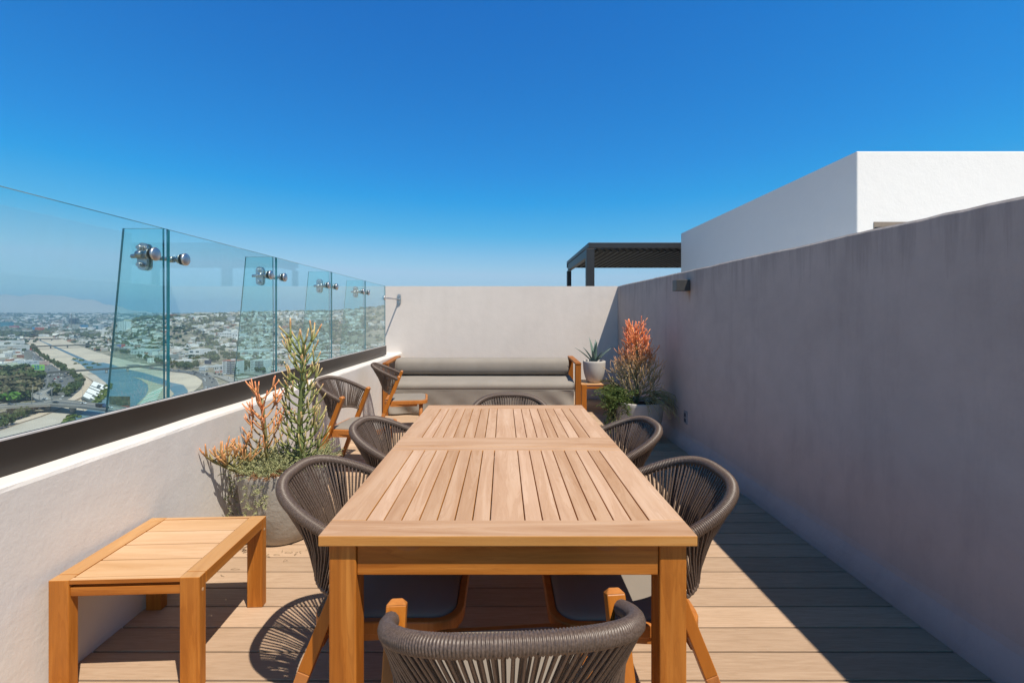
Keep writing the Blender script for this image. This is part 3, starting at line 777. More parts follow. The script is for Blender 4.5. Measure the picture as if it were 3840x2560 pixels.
# agave
rr=random.Random(9); plant=empty('agave_plant',(AP[0],AP[1],AP[2]+.262)); tag(plant,'blue-green agave rosette growing in the small pot beside the sofa','plant')
for k,(a,tl,L,w) in enumerate(((195,44,.27,.032),(205,30,.22,.030),(120,8,.28,.032),(70,16,.27,.032),(280,10,.25,.036),(250,26,.18,.03),(15,44,.27,.034),(340,36,.2,.03),(310,30,.17,.03))):
    mb=MB(); a=R(a); tl=R(tl); out=Vector((math.cos(a),math.sin(a),0)); side=Vector((-math.sin(a),math.cos(a),0)); rows=[]
    p=out*.012; ang=tl
    for i in range(11):
        t=i/10; ww=w*.82*(.75+1.1*t-1.85*t*t)/.92 if t<.98 else .0008; ww=max(ww,.0008)
        d=out*math.sin(ang)+Vector((0,0,1))*math.cos(ang); nn=d.cross(side)
        rows.append([mb.vert(p-side*ww-nn*-.35*ww),mb.vert(p),mb.vert(p+side*ww+nn*.35*ww)]); p=p+d*L*1.4/10; ang+=.02+.02*t
    for i in range(10):
        for j in range(2): mb.face([rows[i][j],rows[i][j+1],rows[i+1][j+1],rows[i+1][j]],0,True)
    lo=mb.build('leaf',M['agave'],plant); sm=lo.modifiers.new('Solid','SOLIDIFY'); sm.thickness=.004
# green fern on the left rim of the big pot
rr=random.Random(31); plant=empty('bushy_fern',(RP[0]-.22,RP[1]-.06,.40)); tag(plant,'bright green bushy fern hanging over the left rim of the big pale pot','plant')
mb=MB(); A,B=(.045,.085,.02),(.15,.21,.055)
for i in range(260):
    a=rr.uniform(1.4,5.6); p=(rr.gauss(-.02,.06),rr.gauss(0,.08),rr.gauss(.05,.06))
    sprig(mb,p,(math.cos(a)+.05,math.sin(a)*.8,rr.uniform(-.5,1.1)),rr.uniform(.08,.17),rr,A,B,.016,14,-.7,.003)
for i in range(60):
    p=(rr.gauss(-.09,.03),rr.gauss(-.02,.06),rr.uniform(-.22,.02)); sprig(mb,p,(rr.uniform(-.8,.3),rr.uniform(-1,.3),-.9),rr.uniform(.06,.12),rr,(.07,.10,.03),(.19,.20,.08),.014,12,-.4,.0026)
mb.build('fronds',M['leaf'],plant,colors=True)

# ------------------------------------------------------------------ wall lamp and outlet
wl=empty('wall_lamp',(1.872,4.60,1.66)); tag(wl,'small dark box-shaped wall lamp high on the right wall','lamp')
mb=MB(); mb.box(-.142,-.006,-.055,.055,-.052,.058); mb.build('housing',M['lamp'],wl,bevel=.002)
mb=MB(); mb.box(-.006,.001,-.04,.04,-.04,.045); mb.build('mounting_plate',M['charcoal'],wl)
ol=empty('power_outlet',(1.872,4.66,.32)); tag(ol,'small dark electrical outlet low on the right wall','outlet')
mb=MB(); mb.box(-.011,.002,-.040,.040,-.065,.065); po=mb.build('plate',M['plate'],ol,bevel=.004)
for z in (-.03,.024):
    mb=MB(); mb.box(-.0135,-.010,-.022,.022,z-.019,z+.019); mb.build('socket',M['plate_dark'],ol,bevel=.002)

# ------------------------------------------------------------------ the city below
NEAR_SKY=[(200,774.6),(238,774.6),(269,752),(306,740),(345,733),(391,732.5),(440,731),(484,723.5),(513,721.5),(560,719.5),(640,718),(760,716),(800,713),(850,707),(880,704.5),(960,700),(1150,704),(1400,715)]
MOUNT=[(-400,668),(-200,671),(-60,680),(0,676),(50,679),(95,674),(130,678),(165,684),(214,688),(262,703),(330,716),(420,724)]
def height(X,Y):
    if Y<=50: return GZ-.6
    xd=CX+F*X/Y
    z=GZ-.6
    YC=1900.0; zc=CH+(CY-interp(NEAR_SKY,xd))*YC/F
    if xd>1100: zc=zc+(GZ-zc)*sstep((xd-1100)/400)
    a=sstep((Y-1120)/(YC-1120)); b2=1-sstep((Y-YC)/1500)
    z+=max(0,(zc-GZ))*(a if Y<YC else b2)
    far=CH+5.0*6500/F
    zf=(far-GZ)*sstep((Y-3000)/3500)
    if Y>6500: zf=(far-GZ)*(1-sstep((Y-6500)/2500))
    z=max(z,GZ-.6+zf)
    if 7200<Y<12500 and xd<430:
        zm=CH+(CY-interp(MOUNT,xd)-6*mnoise.noise((xd*.035,1,1))-2.5*mnoise.noise((xd*.12,1,4)))*9000/F
        t=sstep((Y-7200)/1800)*(1-sstep((Y-9000)/3500)); z=max(z,GZ+(zm-GZ)*t)
    return z
def terrain_mat():
    t=NT('dry_city_ground'); v=t.coord()
    a=t.noise(v,.012,8,.7); b2=t.noise(v,.06,6,.7)
    base=t.ramp(a,[(.35,(.13,.13,.085)),(.5,(.26,.225,.175)),(.65,(.36,.315,.25))])
    base=t.mix(t.ramp(b2,[(.5,(0,0,0)),(.62,(1,1,1))]),base,(.075,.085,.045))
    sp=t.n('ShaderNodeSeparateXYZ'); t.l(t.n('ShaderNodeTexCoord').outputs['Object'],sp.inputs[0])
    far=t.ramp(t.math('DIVIDE',t.math('ADD',sp.outputs['Y'],-6600.0),1500.0),[(0,(0,0,0)),(1,(1,1,1))])
    base=t.mix(far,base,(.40,.385,.37))                    # far range paled in its colour, painting extra haze
    t.bsdf(base,.95,0,.1); return t.mat
mb=MB(); azs=[]
a=-62.0
while a<-8: azs.append(a); a+=.45
while a<298: azs.append(a); a+=6
rs=[]; r=25.0
while r<700: rs.append(r); r*=1.12
while r<16000: rs.append(r); r*=1.038
rows=[]
for a in azs:
    s,c=math.sin(R(a)),math.cos(R(a)); row=[]
    for r in rs:
        rr_=r/max(.25,c) if c>.25 else r                  # rings of equal depth in front
        X,Y=s*rr_,c*rr_; row.append(mb.vert((X,Y,height(X,Y))))
    rows.append(row)
for i in range(len(azs)):
    A_,B_=rows[i],rows[(i+1)%len(azs)]
    for j in range(len(rs)-1): mb.face([A_[j],B_[j],B_[j+1],A_[j+1]][::-1],0,True)
ctr=mb.vert((0,0,GZ-.6))
for i in range(len(azs)): mb.face([ctr,rows[(i+1)%len(azs)][0],rows[i][0]][::-1])
tag(mb.build('terrain',terrain_mat()),'dry city ground with hills, valley and far mountains','terrain',kind='structure')
def gpoly(pts,z=GZ): return [G(x,y,z) for x,y in pts]
def flat(name,pts,dz,mat,lab,cat):
    mb=MB(); mb.sheet(gpoly(pts),GZ+dz); return tag(mb.build(name,mat),lab,cat,kind='structure')
def dusty(name,c,s=.05,var=.18,rough=.9,c2=None,s2=.01):
    t=NT(name); v=t.coord(); n=t.noise(v,s,6,.65); n2=t.noise(v,s2,4,.6)
    base=t.ramp(n,[(.3,tuple(x*(1-var) for x in c)),(.7,tuple(x*(1+var) for x in c))])
    if c2: base=t.mix(t.ramp(n2,[(.48,(0,0,0)),(.62,(1,1,1))]),base,c2)
    t.bsdf(base,rough,0,.2); return t.mat
M['bed']=dusty('dry_concrete_bed',(.50,.43,.34),.04,.1,.95,(.42,.365,.295),.012)
M['bank']=dusty('concrete_bank',(.44,.39,.33),.05,.15,.95)
M['path']=dusty('dirt_path',(.52,.42,.33),.08,.1,.95)
M['asphalt']=dusty('city_asphalt',(.135,.135,.135),.05,.12)
M['road_concrete']=dusty('road_concrete',(.27,.255,.235),.05,.12)
M['bridge_dark']=dusty('weathered_bridge_concrete',(.12,.115,.105),.05,.1)
M['kerb']=dusty('pale_kerb',(.35,.33,.30),.05,.1)
def water_mat():
    t=NT('shallow_river_water'); v=t.coord('Object',(1,1,1)); n=t.noise(v,.02,7,.7,.5); w2=t.noise(t.coord('Object',(.6,2.0,1)),.25,4)
    base=t.ramp(n,[(.35,(.085,.16,.195)),(.55,(.12,.20,.235)),(.75,(.165,.235,.25))])
    t.bsdf(base,.45,0,.25,w2,.12,.4); return t.mat
M['water']=water_mat()
bank=[(52,774),(72,791.8),(98.4,813.7),(122.5,831.2),(151,846.5),(175,859.6),(197,866),(210,875),(213,881.5),(207.8,894.6),(190,912),(162,925),(131,942.7),(92,958),(44,973),(0,988.6),(-70,1012),(-70,1060)]
right=[(131,773),(175,791.8),(218.7,807),(260,820),(306,831),(341,836.6),(391.5,847),(422,855),(449.4,860),(464,867),(466,876),(458,888),(440,902),(420,930),(330,1000),(200,1060)]
flat('riverbed',bank+right[::-1],.0,M['bed'],'wide dry concrete river channel with sandy bed','riverbed')
flat('river',[(161.8,826),(181.5,833.3),(192.5,842),(201,850.8),(220.9,861.8),(245,881.5),(252.6,892.4),(249,905.5),(229.6,920.8),(205.6,938.3),(181.5,953.6),(153,968),(120,990),(60,1060),(200,1060),(330,1000),(420,930),(432,898),(422,884.7),(391,878),(371.8,869),(330,856),(284,846.5),(256,836.6),(238,833),(222,834),(210,829),(190,830),(178,826)],.35,M['water'],'blue shallow water spread over the river channel','river')
flat('river',[(86,780),(89,780),(137.5,800),(192,824),(222,839),(232,845),(224,846),(212,840),(184,826),(132,801.5)],.3,dusty('channel_water',(.10,.155,.19),.03,.1,.4),'thin straight water channel down the middle of the riverbed','river')
# bank slope, path and kerb line along the near bank
bt=bank; 
def ribbon(name,pts,w0,w1,dz,mat,lab,cat,z=GZ,kind='structure'):
    P_=[Vector((*G(x,y,z),0)) for x,y in pts]; L_=[];R_=[]
    for i,p in enumerate(P_):
        t=(P_[min(i+1,len(P_)-1)]-P_[max(i-1,0)]).normalized(); n=Vector((-t.y,t.x,0)); L_.append(p+n*w0); R_.append(p-n*w1)
    mb=MB(); va=[mb.vert((p.x,p.y,z+dz)) for p in L_]; vb=[mb.vert((p.x,p.y,z+dz)) for p in R_]
    for i in range(len(P_)-1): mb.face([vb[i],vb[i+1],va[i+1],va[i]])
    for f_ in mb.f:
        p0,p1,p2=(Vector(mb.v[k]) for k in f_[:3])
        if (p1-p0).cross(p2-p0).z<0: f_.reverse()
    o=mb.build(name,mat); return tag(o,lab,cat,kind=kind)
ribbon('path',bank,2.0,9.0,.5,M['path'],'pale dirt path along the top of the near river bank','path')
ribbon('kerb_strip',bank,1.2,.2,.8,dusty('dark_kerb',(.20,.155,.12)),'dark kerb line between river bank and path','kerb')
flat('river_bank',[(92,958),(131,944),(158,951),(168,958),(150,970),(120,992),(60,1030),(-60,1050),(-60,1012),(0,990),(44,974)],.42,M['bank'],'bare concrete river bank under the viaduct','river bank')
flat('river_bank',[(201,868.5),(212,877),(216,880),(248,887),(243,879),(222,864),(203,853)],.42,M['bank'],'curved concrete river bank above the white lettering','river bank')
# white lettering on the slope: reads THIS from bottom to top
sq=empty('painted_slope',(0,0,0))
def SP(u,v,dz=0):                                     # u along the text (bottom -> top), v from water edge to bank edge
    lo=lerp((221,924),(249,887.5),u); hi=lerp((190,914),(215,879),u); p=lerp(lo,hi,v); g=G(p[0],p[1],GZ+.6); return (g[0],g[1],GZ+.6+2.0*v+dz)
c0=Vector(SP(.5,.5)); sq.location=c0; tag(sq,'painted river bank slope with huge white THIS lettering','slope')
mb=MB(); n_=8
rowsA=[[mb.vert(Vector(SP(-.10+1.12*i/n_,-.02+1.04*j/4))-c0) for j in range(5)] for i in range(n_+1)]
for i in range(n_):
    for j in range(4): mb.face([rowsA[i][j],rowsA[i+1][j],rowsA[i+1][j+1],rowsA[i][j+1]])
rowsB=[[mb.vert(Vector(SP(-.10+1.12*i/n_,-.02+1.04*j/4,-2.2))-c0) for j in range(5)] for i in range(n_+1)]
for j in range(4): mb.face([rowsA[0][j],rowsA[0][j+1],rowsB[0][j+1],rowsB[0][j]]); mb.face([rowsA[-1][j],rowsA[-1][j+1],rowsB[-1][j+1],rowsB[-1][j]])
for i in range(n_): mb.face([rowsA[i][0],rowsA[i+1][0],rowsB[i+1][0],rowsB[i][0]]); mb.face([rowsA[i][4],rowsA[i+1][4],rowsB[i+1][4],rowsB[i][4]])
mb.build('slope',dusty('grey_slope',(.10,.115,.11)),sq)
M['white_paint']=dusty('white_paint',(.78,.77,.75),.05,.04)
def letter(polys,name):
    mb=MB()
    for pl in polys: mb.face([mb.vert(Vector(SP(u,v,.15))-c0) for u,v in pl])
    for f_ in mb.f:
        p0,p1,p2=(Vector(mb.v[k]) for k in f_[:3])
        if (p1-p0).cross(p2-p0).z<0: f_.reverse()
    mb.build(name,M['white_paint'],sq)
B4=lambda a,b2,c,d:[(a,c),(b2,c),(b2,d),(a,d)]
letter([B4(.0,.27,.50,1.0)],'letter'); letter([B4(.09,.185,.0,.50)],'letter')      # T
letter([B4(.31,.39,.0,1.0),B4(.47,.545,.0,1.0),B4(.39,.47,.38,1.0)],'letter')        # H
letter([B4(.60,.69,.0,1.0)],'letter')                                                # I
letter([B4(.74,1.0,.62,1.0),[(.92,.40),(1.0,.40),(1.0,.62),(.92,.62)],[(.74,.28),(1.0,.28),(1.0,.40),(.74,.40)],B4(.74,.82,.12,.28),B4(.74,1.0,.0,.12)],'letter')  # S
# groin in the river with painted bank
flat('groin',[(301.8,865),(323.7,872.7),(339,883.6),(341,894.6),(334.6,909.9),(310.6,934),(290,960),(350,960),(400,905),(385,889),(376,886),(352,878.5),(330,871)],.6,dusty('pale_groin',(.36,.33,.25),.05,.12),'curved pale concrete groin reaching into the river','groin')
for i in range(6):
    u=i/6; a=lerp((341,905),(312,940),u); b2=lerp((376,889),(356,925),u); c=lerp((341,905),(312,940),u+.09); d=lerp((376,889),(356,925),u+.09)
    flat('painted_band',[a,b2,d,c],.8,dusty('pale_green_paint',(.42,.58,.50) if i%2 else (.62,.64,.58)),'faded pale green painted band on the groin','painted band')
# roads
roadA=[(36,781),(48,789),(60,800),(76,815),(92,832),(110,848),(124,857),(143,868),(154,880),(154,893),(142,905),(126,921),(112,934)]
roadB=[(92,832),(104,848),(114,862),(119,873),(114,887),(104,901),(97,912)]
roadC=[(104,848),(127,862),(135,875),(134,888),(128,898)]
ribbon('road',roadA,13,14,.3,M['asphalt'],'busy riverside expressway curving beside the channel','road')
ribbon('road',roadB,7,7,.45,M['asphalt'],'left carriageway bending towards the ramp','road')
ribbon('road',roadC,6,6,.6,M['asphalt'],'middle carriageway between the tree islands','road')
ribbon('road',[(-60,975),(0,955),(30,946),(60,940),(95,935)],9,9,.3,M['asphalt'],'street passing below the viaduct','road')
roadD=[(300,838),(345,845),(392,851),(440,855.5),(465,862),(480,872),(485,885),(483,900),(470,925)]
roadE=[(440,853),(470,856.5),(513,865.5),(545,878),(585,900)]
ribbon('road',roadD,8,8,.6,M['asphalt'],'far bank highway sweeping round the sand','road')
ribbon('kerb_strip',roadD,8.8,-8.0,.8,M['kerb'],'pale kerb on the inner side of the far bank highway','kerb')
ribbon('road',roadE,7,7,.45,M['road_concrete'],'pale avenue leading away to the apartments','road')
flat('car_park',[(395,838),(470,846),(560,858),(640,868),(640,842),(560,842),(470,838)],.15,M['road_concrete'],'pale paved yards beside the highway','car park')
# viaduct
VZ=-77.0
va=empty('viaduct',(*G(120,928,VZ),VZ)); tag(va,'grey concrete viaduct with a curved ramp crossing the river','viaduct')
vo=Vector(va.location)
def vb(mb,name,mat): mb.v=[tuple(Vector(p)-vo) for p in mb.v]; return mb.build(name,mat,va)
far_=[(-60,929),(0,927.6),(68,924),(102,922.8),(122,917),(150,919.5),(183.5,923.7),(251,931),(330,944),(430,966),(640,1020)]
near_=[(-60,938),(0,935),(73,930.5),(115,928.5),(183.5,933.4),(251,942),(330,957),(430,986),(640,1052)]
mb=MB(); mb.prism(gpoly(far_+near_[::-1],VZ),VZ-1.7,VZ); vb(mb,'deck',M['road_concrete'])
mb=MB(); mb.prism(gpoly([(75,911),(82,917.5),(102,922.5),(122,916.7),(109,908),(105,903),(113,898),(127,889),(124,885),(111,892.5),(89,900),(78,905)],VZ+.05),VZ-1.5,VZ+.05); vb(mb,'ramp',M['road_concrete'])
mb=MB(); mb.prism(gpoly([(0,929.3),(70,925.4),(104,924.2),(123,919),(183,925.5),(251,933),(251,939.5),(183,931.2),(115,926.8),(73,928.4),(0,933)],VZ+.1),VZ-.1,VZ+.12); vb(mb,'carriageway',M['asphalt'])
def wallline(pts,z,h,t,name,mat,f=vb):
    mb=MB(); P_=[Vector((*G(x,y,z),z)) for x,y in pts]
    for a,b2 in zip(P_,P_[1:]): mb.bar(a+Vector((0,0,h/2)),b2+Vector((0,0,h/2)),t,h,xdir=(Vector((0,0,1)).cross(b2-a)))
    f(mb,name,mat)
wallline(near_,VZ,1.1,.4,'parapet',M['kerb']); wallline(far_[3:],VZ,1.1,.4,'parapet',M['kerb'])
wallline([(102,922.5),(82,917.5),(75,911),(78,905),(89,900),(111,892.5),(124,885)],VZ,1.1,.4,'parapet',M['kerb'])
wallline([(122,916.7),(109,908),(105,903),(113,898),(127,889)],VZ,1.1,.4,'parapet',M['kerb'])
for x,y in ((168,928.5),(251,937),(70,927),(110,925)):
    X,Y=G(x,y,VZ); mb=MB(); mb.lathe([(2.1,GZ-3-VZ),(2.1,-4.5),(3.3,-1.7)],14,c=(X,Y,VZ)); vb(mb,'pillar',M['road_concrete'])
def lamp(x,y,h=11,z=VZ):
    X,Y=G(x,y,z); o=empty('street_lamp',(X,Y,z)); tag(o,'tall thin grey street lamp on the viaduct ramp','street lamp','lamps along the viaduct')
    mb=MB(); mb.tube([(0,0,0),(0,0,h)],[.22,.14],6); mb.build('pole',M['kerb'],o)
    mb=MB(); mb.tube([(-1.2,0,h),(1.2,0,h)],.12,6); mb.build('arm',M['kerb'],o)
for x,y in ((73,930),(90,917),(119,920),(75,911),(190,924),(110,893)): lamp(x,y)
def bridge(x0,y0,x1,y1,z,w,th,piers,lab,name='bridge'):
    A_=Vector((*G(x0,y0,z),z)); B_=Vector((*G(x1,y1,z),z)); o=empty(name,A_); tag(o,lab,'bridge')
    side=(B_-A_).cross(Vector((0,0,1)))
    mb=MB(); mb.bar(Vector((0,0,-th/2)),B_-A_+Vector((0,0,-th/2)),w,th,xdir=side); mb.build('deck',M['bridge_dark'],o)
    for s in (-1,1):
        off=side.normalized()*s*w/2*.97; mb=MB(); mb.bar(off+Vector((0,0,.5)),B_-A_+off+Vector((0,0,.5)),.3,1.0,xdir=side); mb.build('railing',M['bridge_dark'],o)
    for t in piers:
        p=(B_-A_)*t; mb=MB(); mb.tube([p+Vector((0,0,GZ-z-1)),p+Vector((0,0,-th))],1.5,10); mb.build('pier',M['kerb'],o)
bridge(108,855.5,398,836,-78,4,1.6,(.10,.43,.60,.93),'slim footbridge on white piers across the water','footbridge')
bridge(46,796,222,790.5,-77.5,15,2.2,(.13,.38,.60,.85),'road bridge on dark piers across the dry riverbed')
bridge(50,777.8,136,777.8,-78.5,15,2.2,(.2,.5,.8),'farthest low bridge across the head of the riverbed')

# --- vehicles
CARC={'white':(.75,.75,.74),'silver':(.42,.43,.44),'black':(.03,.03,.035),'red':(.38,.04,.03),'blue':(.06,.11,.22),'grey':(.17,.17,.18)}
CARM={k:plain(k+'_car_paint',c,.35,.1,.5,.02) for k,c in CARC.items()}
M['car_glass']=plain('car_glass',(.02,.025,.03),.1)
def car_mesh(colr):
    mb=MB()
    sec=[(-2.2,.75,.35),(-2.15,.8,.95),(-1.5,.82,1.0),(-1.0,.66,1.45),(.35,.66,1.48),(1.0,.82,1.0),(2.1,.78,.85),(2.25,.72,.4)]
    L=[]
    for x,w,z in sec: L.append([mb.vert((x,-.85,.35)),mb.vert((x,-w,z)),mb.vert((x,w,z)),mb.vert((x,.85,.35))])
    for i,(a,b2) in enumerate(zip(L,L[1:])):
        mat=1 if i in (2,4) else 0
        mb.face([a[0],b2[0],b2[1],a[1]],1 if i==3 else 0); mb.face([a[1],b2[1],b2[2],a[2]],mat); mb.face([a[2],b2[2],b2[3],a[3]],1 if i==3 else 0)
    for x in (-1.35,1.35):
        for y_ in (-.80,.80): mb.tube([(x,y_-.1,.33),(x,y_+.1,.33)],.33,8,m=1)
    me=mb.build('car',[CARM[colr],M['car_glass']]); return me
CARP={}
rc=random.Random(17)
ROADLAB={'A':'in the traffic on the riverside expressway','B':'on the left carriageway towards the ramp','C':'on the road between the tree islands','D':'on the far bank highway','E':'on the pale avenue by the apartments','V':'crossing on the viaduct'}
def put_car(X,Y,z,ang,colr,road):
    if colr not in CARP: CARP[colr]=car_mesh(colr); o=CARP[colr]
    else: o=CARP[colr].copy(); col.objects.link(o)
    o.location=(X,Y,z); o.rotation_euler=(0,0,ang); o.scale=(1.05,1.05,1.05)
    tag(o,f'small {colr} car {ROADLAB[road]}','car',f'{colr} cars {ROADLAB[road]}')
def traffic(pts,n,w,road,dz=.7):
    P_=[Vector((*G(x,y),0)) for x,y in pts]; L=[0]
    for a,b2 in zip(P_,P_[1:]): L.append(L[-1]+(b2-a).length)
    lanes=[-w*.75,-w*.3,w*.3,w*.75]; used=[]
    for _ in range(n*6):
        if len(used)>=n: break
        d=L[-1]*(rc.random()**.8); ln=rc.randrange(4)
        if any(l==ln and abs(d-e)<8 for l,e in used): continue
        used.append((ln,d)); i=max(j for j in range(len(L)-1) if L[j]<=d); t=(d-L[i])/(L[i+1]-L[i])
        p=P_[i].lerp(P_[i+1],t); tv=(P_[i+1]-P_[i]).normalized(); nv=Vector((-tv.y,tv.x,0)); q=p+nv*lanes[ln]
        put_car(q.x,q.y,GZ+dz,math.atan2(tv.y,tv.x)+(math.pi if ln<2 else 0),rc.choices(['white','silver','black','red','blue','grey'],[38,20,16,6,8,12])[0],road)
traffic(roadA[1:],85,12,'A'); traffic(roadB,8,5,'B'); traffic(roadC,10,4.5,'C',.9); traffic(roadD,36,6.5,'D',.9); traffic(roadE,8,5,'E')
for x,y,c in ((192,927,'white'),(252,937,'white'),(128,925,'black'),(103,917,'white'),(101,919,'grey'),(24,929.5,'grey'),(90,905.5,'silver')):
    X,Y=G(x,y,VZ+.12); put_car(X,Y,VZ+.16,R(-4),c,'V')
X,Y=G(234,935.5,VZ+.12); tr=empty('truck',(X,Y,VZ+.13),R(-6)); tag(tr,'dark lorry following a white car on the viaduct','truck')
mb=MB(); mb.box(-5,1.6,-1.2,1.2,.9,3.4); mb.build('cargo_box',CARM['black'],tr); mb=MB(); mb.box(1.9,4,-1.2,1.2,.6,3.0); mb.build('cab',CARM['blue'],tr)
for x in (-4,-2.6,2.9):
    mb=MB(); mb.tube([(x,-1.25,.5),(x,1.25,.5)],.5,10); mb.build('axle',M['rubber'],tr)

# --- billboards
def board(x0,x1,yt,yb,yg,lab,face_c,depthY=None):
    if depthY is None: X0,Y=G((x0+x1)/2,yg); 
    else: Y=depthY
    s=Y/F; w_=(x1-x0)*s; h_=(yb-yt)*s; Xc=((x0+x1)/2-CX)*s; zb=CH-(yb-CY)*s
    o=empty('billboard',(Xc,Y,GZ)); tag(o,lab,'billboard')
    mb=MB(); mb.box(-w_/2,w_/2,-.4,.4,zb-GZ,zb-GZ+h_); pnl=mb.build('panel',face_c,o)
    mb=MB(); mb.tube([(0,.0,-.6),(0,0,zb-GZ)],.7,8); mb.build('post',M['kerb'],o)
    return o,pnl,w_,h_,zb-GZ
def text(body,size,mat,par,loc,rot=(R(90),0,0),sx=1,ext=.03,name='lettering'):
    cu=bpy.data.curves.new('t','FONT'); cu.body=body; cu.size=size; cu.align_x='CENTER'; cu.align_y='CENTER'; cu.extrude=ext; cu.offset=.02*size
    to=bpy.data.objects.new('t',cu); me=bpy.data.meshes.new_from_object(to); bpy.data.objects.remove(to); bpy.data.curves.remove(cu)
    me.materials.clear(); me.materials.append(mat); o=bpy.data.objects.new(name,me); col.objects.link(o); o.parent=par; o.location=loc; o.rotation_euler=rot; o.scale=(sx,1,1); return o
lime=dusty('lime_board',(.26,.55,.12),.3,.12); blue=plain('blue_lettering',(.03,.07,.42),.6); whitep=plain('white_lettering',(.75,.75,.75),.6)
o,p_,w_,h_,zb=board(73,102,837.5,849.7,861,'bright green billboard with blue 25 rising above the dark trees',lime)
text('25',h_*.95,blue,p_,(-w_*.08,-.45,zb+h_*.5),sx=1.15); mb=MB(); mb.box(w_*.26,w_*.36,-.46,-.405,zb+h_*.4,zb+h_*.62); mb.build('emblem',blue,p_)
board(55.8,74.4,806.5,825,833,'plain grey back of a tall billboard beside the expressway',dusty('grey_board',(.26,.255,.235),.3,.08))
board(68.5,72.5,800,803.5,808,'small red roadside billboard by the riverbed',dusty('red_board',(.45,.10,.08)))
o,p_,w_,h_,zb=board(251.5,298,910,936,950,'dark billboard with a red lower strip standing over the viaduct',dusty('dark_green_board',(.075,.085,.06),.8,.5,.8,(.16,.16,.10),.25),405.0)
mb=MB(); mb.box(-w_/2,w_/2,-.47,-.41,zb,zb+h_*.17); rs_=mb.build('strip',dusty('red_strip',(.55,.09,.06)),p_)
for a,b2 in ((-.18,.02),(.09,.2)):
    for k in range(int((b2-a)/.03)):
        mb=MB(); mb.box(w_*(a+k*.03),w_*(a+k*.03+.018),-.50,-.472,zb+h_*.05,zb+h_*.12); mb.build('lettering',whitep,rs_)
board(533.5-2,549-2,826.0-2,835.5-2,848,'dark advertising board at the far end of the highway',dusty('navy_board',(.05,.06,.10),.5,.3)) if False else None
o,p_,w_,h_,zb=board(470,485,826.5,836,846,'dark advertising board on a post beside the far bank highway',dusty('navy_board',(.05,.06,.10),.5,.3))
for x0,x1,yt,yb,c,nm in ((279,287,790,797,(.55,.10,.09),'red'),(268,278,791,797,(.18,.2,.42),'violet')): board(x0,x1,yt,yb,803,f'small {nm} billboard among the houses left of the white tower',dusty(nm+'_board',c))

# --- trees
def crown_mesh(seed,c1,c2,n=170,w=1.0,h=1.0,leaf=.17,clumps=9):
    r_=random.Random(seed); mb=MB(); cl=[]
    for i in range(clumps):
        a=r_.uniform(0,6.28); rr0=.62*math.sqrt(r_.random()); cl.append((rr0*math.cos(a)*w,rr0*math.sin(a)*w,(.62+r_.uniform(-.22,.30))*h,r_.uniform(.22,.40)))
    for i in range(n):
        cx,cy_,cz,cr_=r_.choice(cl); v=Vector((r_.gauss(0,1),r_.gauss(0,1),r_.gauss(0,1))).normalized()*cr_*r_.uniform(.6,1.05); v.z*=.75
        p=Vector((cx,cy_,cz))+v; nrm=(v.normalized()+Vector((r_.gauss(0,.4),r_.gauss(0,.4),.3+r_.gauss(0,.4)))).normalized()
        s=nrm.orthogonal().normalized(); b=nrm.cross(s); a=r_.uniform(0,6.28); s,b=s*math.cos(a)+b*math.sin(a),b*math.cos(a)-s*math.sin(a)
        l=leaf*r_.uniform(.6,1.3); c=lerp(c1,c2,r_.random())
        q=[p-s*l-b*l*.6,p+s*l*.7-b*l*.7,p+s*l+b*l*.6,p-s*l*.5+b*l*.8]; mb.face([mb.vert(x,c) for x in q])
    return mb
TP={}
KINDS={'dark':((.045,.068,.025),(.10,.125,.048)),'brown':((.095,.088,.050),(.185,.155,.09)),'bright':((.05,.13,.018),(.13,.26,.04)),'olive':((.065,.088,.034),(.14,.15,.07))}
def tree(x,y,h,kind,lab,grp,z=None,name='tree',w=.62,XY=None):
    X,Y=XY or G(x,y); z=height(X,Y)+.5 if z is None else z
    key=(kind,rc.randrange(3))
    if key not in TP:
        root=empty(name); mb=crown_mesh(hash(key[1])+len(kind)*7+ord(kind[0]),*KINDS[kind]); mb.build('crown',M['foliage'],root,colors=True)
        t=MB(); t.tube([(0,0,-.1),(.02,.01,.35),(.0,.0,.6)],[.035,.026,.014],6)
        for a in (0.3,2.4,4.4): t.tube([(.01,.01,.36),(.2*math.cos(a),.2*math.sin(a),.62)],[.018,.008],5)
        t.build('trunk',M['bark'],root); TP[key]=root; o=root
    else: o=copy_tree(TP[key])
    o.location=(X,Y,z); s=h; o.scale=(s*w*rc.uniform(.85,1.15),s*w*rc.uniform(.85,1.15),s); o.rotation_euler=(0,0,rc.uniform(0,6.28)); tag(o,lab,'tree',grp)
for i in range(66):                                    # the brown wood at the left edge
    v=rc.random()**.75; y=848+76*v; x=rc.uniform(-14,interp([(848,64),(860,86),(880,92),(900,76),(924,70)],y))
    k=rc.choices(['brown','olive','dark'],[55,25,20])[0]
    tree(x,y,rc.uniform(9,14),k,f'{ {"brown":"brownish half bare tree","olive":"olive green tree","dark":"dark green tree"}[k]} in the wood left of the expressway',f'{k} trees of the wood',w=.85)
for i in range(11): tree(rc.uniform(-8,56),rc.uniform(912,925),rc.uniform(8,10.5),'bright','bright green leafy tree in front of the brown wood','bright green trees',w=1.0)
row=[(62,795),(76,803),(86,808),(98,818),(112,829),(130,840),(146,850),(165,862),(180,871),(190,878),(187,888),(175,897),(163,906),(155,911)]
for i in range(54):
    t=(i+rc.random()*.7)/54*(len(row)-1); k=min(int(t),len(row)-2); x,y=lerp(row[k],row[k+1],t-k)
    tree(x-rc.uniform(0,6),y+rc.uniform(-1,2),rc.uniform(6.5,10),rc.choice(['dark','dark','olive']) ,'dark green tree in the row between expressway and riverbank','trees along the riverbank')
